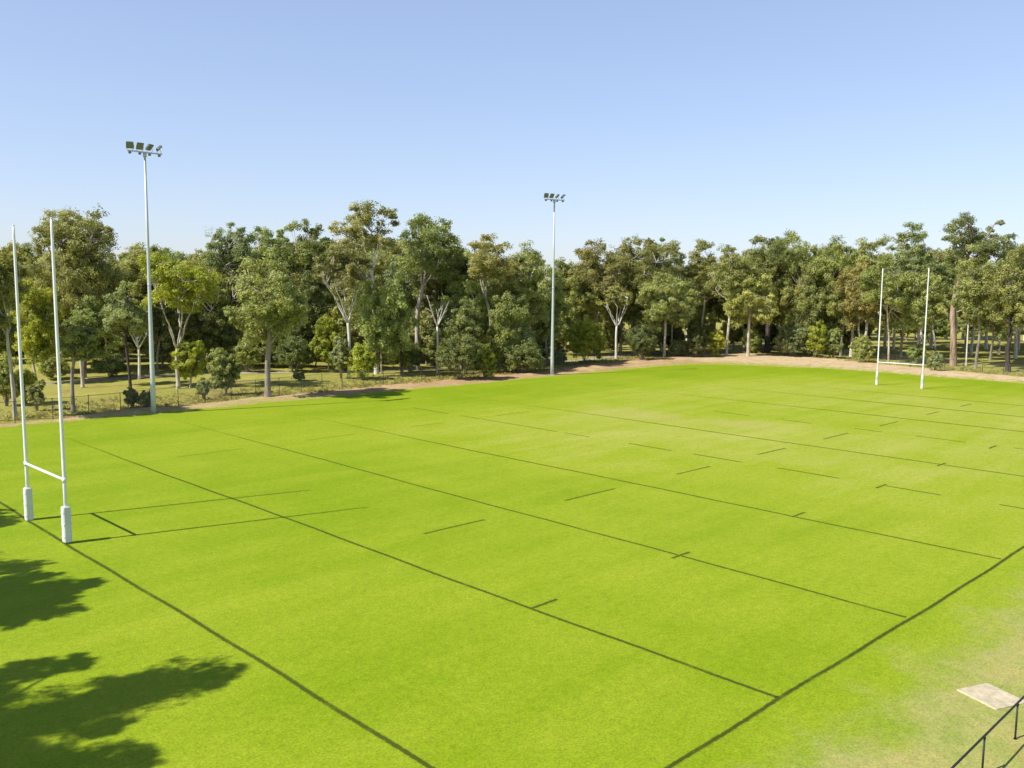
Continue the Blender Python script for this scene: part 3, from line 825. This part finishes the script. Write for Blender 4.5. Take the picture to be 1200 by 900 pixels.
SHRUBS = [
 (27.00, 92.60, 3.14, 1.95, 'G5', "grey green bush between the near goal's uprights, in front of the fence line"),
 (25.79, 97.99, 4.91, 2.52, 'G2', 'tall green bush at the left edge behind the near goal'),
 (27.75, 98.87, 4.25, 2.41, 'G3', 'yellow green bush just left of the grey bush near the goal'),
 (34.69, 89.25, 1.97, 1.51, 'G4', 'small dark bush touching the fence left of the near floodlight'),
 (35.20, 87.36, 1.85, 1.66, 'G6', 'straggly olive bush at the foot of the near floodlight pole'),
 (42.51, 89.98, 2.62, 1.62, 'G5', 'small grey green bush left of the small rounded dark tree'),
 (65.90, 99.26, 5.72, 2.91, 'G5', 'tall silvery bush below the forked white gum'),
 (67.32, 96.46, 4.69, 3.77, 'G3', 'bright yellow green bush beside the tall silvery bush'),
 (77.14, 88.23, 5.97, 6.04, 'G4', 'large dark bush at the middle of the fence line'),
 (80.06, 86.76, 4.60, 2.93, 'G3', 'light green bush on the right of the large dark bush'),
 (89.29, 88.92, 4.85, 6.26, 'G4', "wide dark bush left of the far floodlight's foot"),
 (110.84, 95.79, 7.12, 7.26, 'G3', 'big bright green bush right of the far floodlight'),
 (121.45, 92.38, 5.88, 5.77, 'G4', 'dark bush right of the short white trunk'),
 (134.21, 93.86, 3.06, 4.00, 'G5', 'pale grey bush near the far left corner of the pitch'),
 (134.94, 90.35, 5.33, 4.26, 'G4', 'blackish green bush left of the yellow bush at the far corner'),
 (139.06, 89.11, 4.82, 3.08, 'G3', 'upright yellow green bush beside the twin pale trunks'),
 (150.70, 80.48, 5.94, 6.23, 'G5', 'blue green bush right of the thick black trunk'),
 (151.83, 76.57, 6.52, 3.69, 'G3', 'light green pointed bush, second right of the thick black trunk'),
 (154.14, 74.30, 5.47, 3.08, 'G8', 'small light green bush left of the far goal'),
 (142.48, 52.12, 2.69, 2.88, 'G5', 'dark grey green bush at the fence right of the far goal'),
 (149.08, 66.66, 4.44, 4.07, 'G2', "green bush close behind the far goal's left upright"),
 (153.36, 90.49, 4.70, 3.95, 'G2', 'small green bush left of the thick black trunk'),
 (60.37, 100.48, 1.13, 1.74, 'G4', 'small dark bush on the grass right of the big grey trunk'),
 (103.32, 94.76, 2.74, 2.68, 'G4', "small dark bush behind the far floodlight's foot"),
 (153.80, 59.23, 3.48, 3.44, 'G2', "low green bush behind the far goal's right upright"),
 (44.61, 121.56, 2.89, 4.51, 'G4', 'dark spreading bush beyond the path left of the near floodlight'),
 (79.12, 101.69, 3.73, 3.43, 'G2', 'low green bush between the black trunk and the patchy trunk'),
 (66.22, 111.55, 4.91, 5.30, 'G4', 'dark bush beyond the path behind the big grey trunk'),
 (60.50, 114.37, 4.38, 3.79, 'G2', 'mid green bush behind the small rounded dark tree'),
 (38.28, 124.97, 2.42, 3.99, 'G2', 'green bush beyond the path behind the near goal'),
]
BACK = [
 (35.9, 181.4, 14.0),
 (32.7, 154.9, 14.3),
 (35.7, 151.7, 15.5),
 (44.6, 166.8, 16.2),
 (49.3, 174.8, 15.0),
 (47.9, 153.3, 16.2),
 (47.3, 141.0, 15.3),
 (57.8, 162.8, 16.7),
 (61.7, 158.5, 16.0),
 (65.4, 154.9, 17.0),
 (57.6, 128.5, 15.2),
 (62.4, 131.7, 15.8),
 (67.4, 131.2, 16.6),
 (71.9, 131.9, 15.3),
 (72.1, 126.7, 15.6),
 (78.4, 127.9, 17.8),
 (87.0, 136.2, 19.0),
 (82.8, 118.1, 17.2),
 (94.3, 129.1, 18.5),
 (93.9, 121.9, 17.4),
 (93.0, 111.9, 17.5),
 (89.3, 101.6, 15.1),
 (114.9, 123.4, 14.2),
 (117.6, 121.3, 13.3),
 (128.0, 123.8, 12.3),
 (138.8, 124.1, 13.1),
 (124.3, 105.4, 15.1),
 (133.2, 106.4, 15.6),
 (148.3, 113.4, 16.2),
 (129.9, 93.9, 15.0),
 (155.7, 105.2, 13.0),
 (160.0, 103.1, 17.1),
 (144.4, 85.8, 16.7),
 (163.7, 94.4, 16.0),
 (159.1, 85.9, 17.5),
 (164.1, 82.0, 18.0),
 (161.1, 74.2, 16.6),
 (155.1, 69.2, 17.2),
 (185.0, 76.2, 16.5),
 (175.5, 67.0, 17.3),
 (176.5, 61.4, 16.3),
 (186.5, 61.7, 16.6),
 (193.3, 58.8, 17.1),
 (175.6, 50.6, 18.3),
 (184.5, 48.3, 19.1),
 (200.6, 48.1, 17.4),
 (196.8, 42.6, 18.8),
 (43.2, 207.0, 15.3),
 (45.5, 201.6, 17.5),
 (46.4, 182.1, 16.3),
 (53.2, 194.8, 18.1),
 (54.3, 184.7, 19.9),
 (57.5, 183.0, 18.9),
 (57.5, 162.9, 17.2),
 (66.3, 177.0, 16.7),
 (69.5, 172.5, 17.8),
 (69.5, 160.2, 17.5),
 (72.2, 155.2, 16.3),
 (85.7, 171.9, 19.3),
 (79.3, 151.0, 19.4),
 (81.5, 148.3, 17.4),
 (91.6, 155.7, 20.4),
 (87.4, 140.3, 19.1),
 (97.4, 144.5, 21.1),
 (99.4, 140.2, 20.2),
 (106.8, 142.5, 21.8),
 (103.3, 129.9, 20.9),
 (109.1, 125.8, 19.4),
 (104.7, 118.2, 18.5),
 (137.2, 143.9, 15.6),
 (135.4, 131.6, 14.6),
 (136.4, 125.1, 13.7),
 (153.2, 135.3, 17.5),
 (152.0, 125.7, 20.1),
 (163.5, 126.9, 18.5),
 (169.5, 125.9, 18.6),
 (162.7, 111.7, 16.2),
 (156.7, 103.5, 18.2),
 (160.2, 100.2, 18.4),
 (163.6, 95.4, 20.2),
 (171.3, 92.1, 19.7),
 (174.7, 88.0, 19.5),
 (175.6, 83.4, 20.4),
 (197.9, 87.6, 20.7),
 (188.7, 79.6, 18.5),
 (188.7, 72.6, 20.2),
 (200.1, 74.4, 19.8),
 (199.1, 67.0, 20.2),
 (208.2, 65.9, 19.6),
 (211.5, 60.6, 20.8),
 (214.5, 58.9, 19.3),
 (225.7, 55.4, 21.1),
 (237.9, 53.1, 23.0),
 (52.4, 242.6, 17.6),
 (53.2, 212.5, 17.1),
 (59.1, 219.8, 17.6),
 (63.2, 217.4, 20.4),
 (71.3, 221.3, 20.4),
 (69.0, 192.1, 16.6),
 (81.1, 206.2, 19.6),
 (79.3, 188.8, 19.0),
 (80.7, 182.8, 19.6),
 (95.2, 198.6, 20.3),
 (90.5, 170.6, 20.4),
 (105.9, 191.8, 19.2),
 (110.7, 187.2, 22.2),
 (110.9, 173.3, 22.8),
 (114.0, 161.7, 22.6),
 (116.0, 156.4, 21.3),
 (127.1, 157.8, 22.7),
 (132.6, 155.2, 20.4),
 (129.3, 142.6, 19.0),
 (147.7, 153.4, 16.9),
 (155.3, 153.2, 14.3),
 (161.4, 146.8, 15.0),
 (181.7, 152.5, 19.1),
 (178.2, 143.7, 19.2),
 (185.2, 141.1, 19.0),
 (192.9, 135.2, 18.4),
 (203.3, 134.9, 19.6),
 (186.5, 115.4, 20.3),
 (191.5, 109.2, 21.0),
 (198.5, 106.8, 19.3),
 (225.9, 109.8, 21.3),
 (213.2, 100.1, 20.3),
 (229.9, 98.7, 20.4),
 (229.4, 88.9, 23.0),
 (246.8, 88.1, 23.5),
 (243.4, 82.7, 20.1),
 (231.5, 69.3, 22.4),
 (251.3, 70.6, 21.2),
 (255.9, 64.8, 23.6),
 (263.5, 59.9, 21.5),
]
DEAD = [
 (79.37, 95.85, 11.00, 1.6, 'bare dead forked tree, bone white, right of the thick patchy trunk'),
 (143.13, 100.53, 20.49, 1.3, 'bare grey dead tree standing up in the gap of the treeline'),
 (46.47, 116.92, 6.42, 1.2, 'bare dead stem left of the near floodlight pole'),
]
UNDER = [
 (34.3, 148.4, 6.5),
 (39.4, 149.8, 8.5),
 (44.0, 148.6, 4.5),
 (47.1, 138.5, 6.3),
 (52.3, 137.5, 8.6),
 (53.7, 126.6, 6.9),
 (61.8, 131.7, 8.7),
 (64.4, 120.3, 8.3),
 (67.9, 117.6, 4.6),
 (72.7, 116.4, 5.1),
 (78.1, 109.4, 7.2),
 (80.2, 102.9, 4.1),
 (84.1, 101.7, 4.8),
 (90.7, 100.0, 6.1),
 (90.8, 91.4, 6.9),
 (36.9, 171.0, 8.6),
 (36.6, 160.9, 6.9),
 (39.5, 158.9, 6.6),
 (42.6, 155.4, 4.3),
 (45.6, 162.9, 8.9),
 (49.0, 162.3, 5.2),
 (52.2, 157.8, 4.6),
 (55.2, 156.6, 6.0),
 (56.6, 148.2, 9.2),
 (60.1, 151.0, 4.4),
 (59.2, 140.5, 6.2),
 (62.4, 139.0, 6.3),
 (67.4, 139.7, 5.3),
 (70.8, 138.6, 6.3),
 (69.7, 130.6, 8.6),
 (72.8, 129.7, 9.1),
 (74.6, 126.2, 6.1),
 (80.3, 127.6, 6.2),
 (79.3, 118.7, 9.1),
 (84.3, 121.0, 6.5),
 (89.1, 122.4, 6.5),
 (88.0, 115.7, 6.7),
 (89.2, 110.3, 8.9),
 (96.2, 114.0, 6.3),
 (99.2, 110.2, 4.1),
 (100.0, 105.8, 6.4),
 (97.8, 100.4, 6.7),
 (104.0, 99.7, 4.6),
 (38.3, 182.2, 8.7),
 (41.0, 177.7, 9.1),
 (46.5, 174.5, 5.9),
 (47.4, 171.4, 4.1),
 (53.8, 173.2, 4.8),
 (57.2, 167.8, 7.3),
 (58.8, 161.5, 8.4),
 (62.8, 162.5, 4.7),
 (65.5, 159.2, 8.0),
 (69.8, 156.7, 8.2),
 (70.0, 147.4, 7.1),
 (74.5, 143.3, 6.5),
 (79.7, 145.7, 4.6),
 (80.1, 138.5, 4.4),
 (83.5, 136.8, 6.8),
 (88.4, 132.6, 9.4),
 (94.5, 137.1, 6.9),
 (99.2, 133.0, 8.6),
 (101.2, 131.5, 4.7),
 (99.5, 118.9, 5.7),
 (105.8, 122.4, 5.7),
 (106.8, 114.6, 6.2),
 (114.1, 113.9, 6.7),
 (120.4, 114.3, 5.8),
 (125.9, 115.9, 4.9),
 (134.7, 115.6, 8.2),
 (132.2, 108.4, 6.0),
 (140.7, 105.5, 7.0),
 (143.4, 103.9, 7.3),
 (168.6, 82.3, 7.2),
 (165.5, 76.0, 5.9),
 (47.3, 209.0, 7.0),
 (47.3, 195.3, 4.2),
 (55.9, 201.2, 4.8),
 (56.6, 186.1, 8.6),
 (61.9, 188.2, 6.6),
 (66.5, 191.3, 5.5),
 (69.9, 185.3, 7.2),
 (73.6, 178.4, 4.6),
 (78.5, 180.4, 7.9),
 (81.6, 170.3, 5.3),
 (84.4, 168.0, 4.1),
 (86.6, 161.8, 7.2),
 (93.5, 156.8, 5.7),
 (96.4, 151.4, 6.6),
 (97.3, 146.3, 4.6),
 (105.0, 151.2, 6.1),
 (108.3, 142.2, 6.7),
 (112.3, 137.4, 4.6),
 (112.8, 130.8, 6.8),
 (118.9, 131.4, 8.0),
 (128.6, 131.0, 8.3),
 (132.3, 126.9, 6.1),
 (127.0, 116.8, 6.5),
 (131.7, 115.4, 6.3),
 (141.6, 114.9, 6.5),
 (139.2, 104.8, 8.0),
 (143.0, 100.9, 5.9),
 (147.7, 98.3, 8.4),
 (159.2, 98.0, 7.4),
 (164.3, 95.5, 9.3),
 (163.9, 91.1, 4.5),
 (162.7, 82.3, 5.6),
 (167.5, 80.3, 6.3),
 (175.9, 79.5, 6.8),
 (218.4, 98.0, 7.9),
 (219.8, 93.0, 6.0),
 (222.6, 88.7, 8.7),
 (213.1, 79.8, 8.3),
 (233.1, 82.0, 6.3),
 (232.7, 76.7, 6.9),
 (230.2, 70.9, 9.0),
 (239.3, 68.8, 7.4),
 (249.2, 66.7, 7.2),
 (234.9, 58.2, 8.9),
 (239.5, 54.8, 8.7),
 (266.1, 56.2, 7.4),
]
SHADERS = {
 'B': [(11.71, 26.15, 1.50), (12.63, 25.88, 0.80), (10.63, 26.49, 1.10), (9.93, 26.67, 1.20), (8.69, 26.01, 1.50), (7.72, 26.57, 1.50), (7.01, 27.60, 1.50), (6.17, 29.12, 1.80), (9.03, 29.97, 0.80), (9.85, 29.66, 0.60), (8.08, 30.16, 0.90), (7.02, 30.73, 1.20), (8.39, 22.71, 0.90), (9.00, 22.31, 0.50), (7.66, 23.69, 1.00), (6.79, 24.23, 1.10), (6.21, 25.07, 1.20), (5.69, 26.17, 1.30), (9.02, 24.64, 0.50), (6.09, 23.22, 1.30), (5.43, 27.70, 1.60), (5.18, 24.08, 1.50)],
 'A': [(10.93, 40.14, 1.00), (11.87, 39.72, 0.70), (11.22, 36.34, 0.90), (9.75, 37.05, 1.20), (11.80, 37.15, 0.90), (11.13, 38.06, 1.30), (10.07, 38.76, 1.30), (12.44, 37.56, 0.90), (13.01, 37.46, 0.50), (11.19, 34.83, 0.80), (10.02, 35.43, 1.00), (9.17, 35.99, 1.00), (11.88, 41.64, 0.80), (10.96, 42.00, 0.90), (8.96, 39.79, 1.80), (10.02, 44.20, 1.50), (7.52, 37.29, 1.80), (7.48, 41.17, 2.00)],
 'C': [(13.20, 50.62, 0.90), (13.29, 52.46, 0.80), (12.15, 50.67, 1.20), (11.90, 53.73, 1.60), (10.22, 49.63, 1.60)],
}


for (x, y, H, hb, cw, ox, oy, style, lc, bark, tr, fk, lab) in TREES:
    tr *= .85
    root = tag(empty('gum_tree' if 'gum' in lab else 'woodland_tree', (x, y, max(0, gz(x, y)))), lab, 'tree', 'trees of the wood behind the pitch')
    tree_meshes(H, hb, cw, (ox, oy), style, bark, tr, fk, root, jit(LEAF[lc]))

# trees massed at the back of the wood: a few kinds, copied
protos = []
for i, (st_, lc, bk) in enumerate((('dense', 'G1', 'white'), ('dense', 'G2', 'pale'), ('gum', 'G2', 'white'), ('dense', 'G6', 'pale'), ('gum', 'G5', 'white'), ('dense', 'G8', 'pale'))):
    protos.append((st_, lc, bk))
pm = {}
for i, (x, y, H) in enumerate(BACK):
    k = int(rng.integers(len(protos))); st_, lc, bk = protos[k]
    root = tag(empty('forest_tree', (x, y, 0), rng.uniform(0, 6.28)), 'gum tree massed with its neighbours at the back of the wood', 'tree', 'trees massed at the back of the wood')
    root.scale = (H / 18,) * 3
    if k not in pm:
        pm[k] = tree_meshes(18, 5.2, 11.0, (0, 0), st_, bk, .28, .42, root, LEAF[lc], 1.0, 1.15)
        pm[k][1].color = (*jit(LEAF[lc]), 1)
    else:
        for src in pm[k]:
            c = src.copy(); C.objects.link(c); c.parent = root
            if c.name.startswith('crown'): c.color = (*jit(LEAF[lc]), 1)

# small trees crowded in the shade under the tall ones
um = {}
for i, (x, y, H) in enumerate(UNDER):
    k = int(rng.integers(4))
    root = tag(empty('understorey_tree', (x, y, max(0, gz(x, y)) - .05), rng.uniform(0, 6.28)), 'small bushy tree crowded in the shade under the tall gums', 'tree', 'small trees crowded under the gums')
    root.scale = (H / 7 * rng.uniform(.9, 1.25), H / 7 * rng.uniform(.9, 1.25), H / 7)
    lc = ('G7', 'G8', 'G2', 'G5')[k]
    if k not in um:
        um[k] = tree_meshes(7, .5, 5.2, (0, 0), 'dense', 'grey', .13, .3, root, LEAF[lc], 1.0, 1.2)
        um[k][1].color = (*jit(LEAF[lc]), 1)
    else:
        for src in um[k]:
            c = src.copy(); C.objects.link(c); c.parent = root
            if c.name.startswith('crown'): c.color = (*jit(LEAF[lc]), 1)

# shrubs
def shrub(x, y, H, w, lc, lab, name='bush', group='bushes at the foot of the wood'):
    root = tag(empty(name, (x, y, max(0, gz(x, y)))), lab, 'bush', group)
    n = int(10 + 5 * w * H / 3); sc = min(.9, max(.38, w * .22))
    st = dict(low=-.6, shell=.55, cr=sc)
    P, RR = clumps_in(w * 1.05, H, st, n)
    P[:, 2] += H * .52; P[:, 2] = np.maximum(P[:, 2], .25)
    tb = MB()
    for p in P[:: max(1, len(P) // 9)]:
        tb.tube(curve3(np.array([p[0] * .12, p[1] * .12, -.1]), np.array([p[0] * .3, p[1] * .3, p[2] * .6]), p, 5), np.linspace(.05, .015, 5), 5)
    tb.build('stem', M['grey'], root, True)
    sub = 9; cs = np.repeat(P, sub, 0); cr = np.repeat(RR, sub)
    d = unit(len(cs)) * (rng.random(len(cs)) ** .4)[:, None]
    cs = cs + d * cr[:, None]
    cs[:, 2] = np.maximum(cs[:, 2], .12)
    ti = np.repeat(rng.normal(.45, .1, len(P)), sub) + rng.normal(0, .09, len(cs))
    V, t = leaves(cs, cr * .45, 30, .27, .12, ti, .8, .3, d * .9)
    V[:, :, 2] = np.maximum(V[:, :, 2], .01)
    f = quad_mesh('foliage', V, t, M['leaf'], root); f.color = (*jit(LEAF[lc]), 1)
for a in SHRUBS: shrub(*a)

# trees beside the near end whose crowns throw the shadows on the in-goal
SX, SY = .955, -.262
def shade_tree(lobes, h0, h1, base, label):
    root = tag(empty('shade_tree', (*base, 0)), label, 'tree', 'trees beside the near in-goal')
    cs, rs = [], []
    for gx, gy, r in lobes + [(a + rng.uniform(-.9, .25), b + rng.uniform(-.7, .7), c * .75) for a, b, c in lobes for _ in (0, 1) if c > .85]:
        h = rng.uniform(h0, h1)
        cs.append((gx - .50 - SX * h - base[0], gy - SY * h - base[1], h)); rs.append(r)
    P = np.array(cs); RR = np.array(rs)
    tb = MB(); top = np.array([P[:, 0].mean(), P[:, 1].mean(), h0 - .5])
    tb.tube(curve3(np.array([0, 0, -.3]), np.array([top[0] * .2, top[1] * .2, h0 * .5]), top, 8), np.linspace(.36, .2, 8), 10)
    for p in P:
        m = top * .4 + p * .6 + np.array([0, 0, -.5])
        tb.tube(curve3(top + np.array([0, 0, -.3]), m, p, 7), np.linspace(.11, .03, 7), 6)
    tb.build('trunk', M['grey'], root, True)
    sub = 30; cc = np.repeat(P, sub, 0); cr = np.repeat(RR, sub)
    cc = cc + unit(len(cc)) * (rng.random(len(cc)) ** .55)[:, None] * cr[:, None] * np.array([1.2, 1.2, .6])
    V, t = leaves(cc, np.maximum(.24, cr * rng.uniform(.22, .42, len(cc))), 58, .17, .08, np.full(len(cc), .45), .8, .4)
    f = quad_mesh('crown', V, t, M['leaf'], root); f.color = (*LEAF['G2'], 1)
shade_tree(SHADERS['B'], 11.5, 14.0, (-3.0, 29.0), 'spreading tree left of the near in-goal, throwing the lowest shadow')
shade_tree(SHADERS['A'], 11.0, 13.5, (-2.0, 40.0), 'tree left of the near goal posts, throwing the middle shadow')
shade_tree(SHADERS['C'], 10.0, 12.0, (-.5, 54.8), 'tree behind the near goal line, throwing the small upper shadow')

# bare dead gums standing among the living ones
def dead_tree(x, y, H, spread, lab):
    root = tag(empty('dead_tree', (x, y, max(0, gz(x, y)))), lab, 'tree', 'trees of the wood behind the pitch')
    tb = MB(); f = np.array([.1, .05, H * .62])
    tb.tube(curve3(np.array([0, 0, -.3]), np.array([.12, -.1, H * .3]), f, 8), np.linspace(.2, .13, 8), 8)
    for k in range(5):
        az = k * 1.26 + .4; e = f + np.array([math.cos(az) * spread, math.sin(az) * spread, H * (.22 + .16 * ((k * 7) % 3) / 2)])
        c_ = curve3(f - (0, 0, .2), (f + e) / 2 + (0, 0, -.25), e, 7); tb.tube(c_, np.linspace(.10, .03, 7), 6)
        for j in (3, 5):
            e2 = c_[j] + rng.normal(0, .45, 3) + (0, 0, .8); tb.tube(curve3(c_[j], (c_[j] + e2) / 2, e2, 4), np.linspace(.045, .015, 4), 5)
    tb.build('trunk', M['white'], root, True)
for a in DEAD: dead_tree(*a)

# grass tufts along the verge and under the fence
def tufts():
    Vs, ts = [], []
    n = 3400
    side = rng.random(n)
    x = np.where(side < .62, rng.uniform(10, 132, n), rng.normal(148, 4.5, n))
    y = np.where(side < .62, 87.5 + (x - 14) * .035 + np.abs(rng.normal(0, 4.5, n)) - 1.5, rng.uniform(15, 92, n))
    k = np.where(side < .62, y > 86 + np.clip((x - 60) * .1, 0, 6), x > 142 + np.clip((y - 40) * .25, 0, 10)); x, y = x[k], y[k]
    c = np.c_[x, y, np.array([max(0, gz(a, b)) for a, b in zip(x, y)]) + .12]
    V, t = leaves(c, rng.uniform(.12, .4, len(c)), 9, .38, .07, rng.normal(.55, .18, len(c)), .35, -.6)
    V[:, :, 2] = np.maximum(V[:, :, 2], .0)
    o = quad_mesh('grass_tufts', V, t, M['leaf']); o.color = (.33, .31, .11, 1)
    tag(o, 'tufts of dry grass growing along the dirt verge and fence', 'grass', kind='stuff')
tufts()

# ------------------------------------------------------------------ light, sky, camera
sun_dir = np.array([-SX, -SY, 1.0]); sun_dir /= np.linalg.norm(sun_dir)     # towards the sun
el = math.asin(sun_dir[2]); az = math.atan2(sun_dir[0], sun_dir[1])
sd = bpy.data.lights.new('Sun', 'SUN'); sd.energy = 5.0; sd.angle = R(.53); sd.color = (1.0, .95, .86)
so = bpy.data.objects.new('Sun', sd); C.objects.link(so)
from mathutils import Vector, Matrix
so.rotation_euler = Vector(-sun_dir).to_track_quat('-Z', 'Y').to_euler()
so.location = (-60, 20, 80)

SKY_G, SKY_T = .60, (5.35, 5.60, 6.60)
w = bpy.data.worlds.new('World'); bpy.context.scene.world = w; w.use_nodes = True
nt = w.node_tree; bg = nt.nodes['Background']
sk = nt.nodes.new('ShaderNodeTexSky'); sk.sky_type = 'NISHITA'; sk.sun_disc = False
sk.sun_elevation = el; sk.sun_rotation = az % (2 * math.pi)
sk.air_density = 1.0; sk.dust_density = .6; sk.ozone_density = 2.0; sk.altitude = 50
def vmul(a, c):
    n = nt.nodes.new('ShaderNodeMix'); n.data_type = 'RGBA'; n.blend_type = 'MULTIPLY'; n.inputs[0].default_value = 1
    n.clamp_result = False
    lk(nt, a, n.inputs[6]); n.inputs[7].default_value = (*c, 1); return n.outputs[2]
ga = nt.nodes.new('ShaderNodeGamma'); ga.inputs[1].default_value = SKY_G
lk(nt, vmul(sk.outputs[0], (1 / 6,) * 3), ga.inputs[0])      # gamma lifts the sky tones: flatter gradient than a clear Rayleigh sky
pale = vmul(ga.outputs[0], SKY_T)
tcw = nt.nodes.new('ShaderNodeTexCoord'); sxyz = nt.nodes.new('ShaderNodeSeparateXYZ'); lk(nt, tcw.outputs['Generated'], sxyz.inputs[0])
zf = mrange(nt, sxyz.outputs[2], .28, .65)                       # sky overhead, out of view, dimmed to weaken the fill light in shadows
mxs = nt.nodes.new('ShaderNodeMix'); mxs.data_type = 'RGBA'; mxs.clamp_result = False
lk(nt, zf, mxs.inputs[0]); lk(nt, pale, mxs.inputs[6]); lk(nt, vmul(sk.outputs[0], (.6, .6, .6)), mxs.inputs[7])
lk(nt, mxs.outputs[2], bg.inputs[0]); bg.inputs[1].default_value = .12

cam = bpy.data.cameras.new('Camera'); co = bpy.data.objects.new('Camera', cam); C.objects.link(co)
F_, PIT, ROL, YAW, HC = 1046.06, .108266, .009208, .776045, 12.2286
cam.sensor_width = 36; cam.lens = 36 * F_ / 1200; cam.clip_start = .1; cam.clip_end = 12000
fw = Vector((math.sin(YAW) * math.cos(PIT), math.cos(YAW) * math.cos(PIT), -math.sin(PIT)))
rt = Vector((math.cos(YAW), -math.sin(YAW), 0)); up = rt.cross(fw)
rt2 = rt * math.cos(ROL) + up * math.sin(ROL); up2 = up * math.cos(ROL) - rt * math.sin(ROL)
mt = Matrix((rt2, up2, -fw)).transposed().to_4x4(); mt.translation = Vector((0, 0, HC))
co.matrix_world = mt
sc = bpy.context.scene; sc.camera = co
sc.view_settings.view_transform = 'Standard'; sc.view_settings.look = 'None'
sc.view_settings.exposure = 0.36; sc.view_settings.gamma = 1.0
sc.render.engine = 'CYCLES'
sc.cycles.max_bounces = 6; sc.cycles.diffuse_bounces = 3; sc.cycles.transmission_bounces = 3
sc.cycles.use_denoising = True
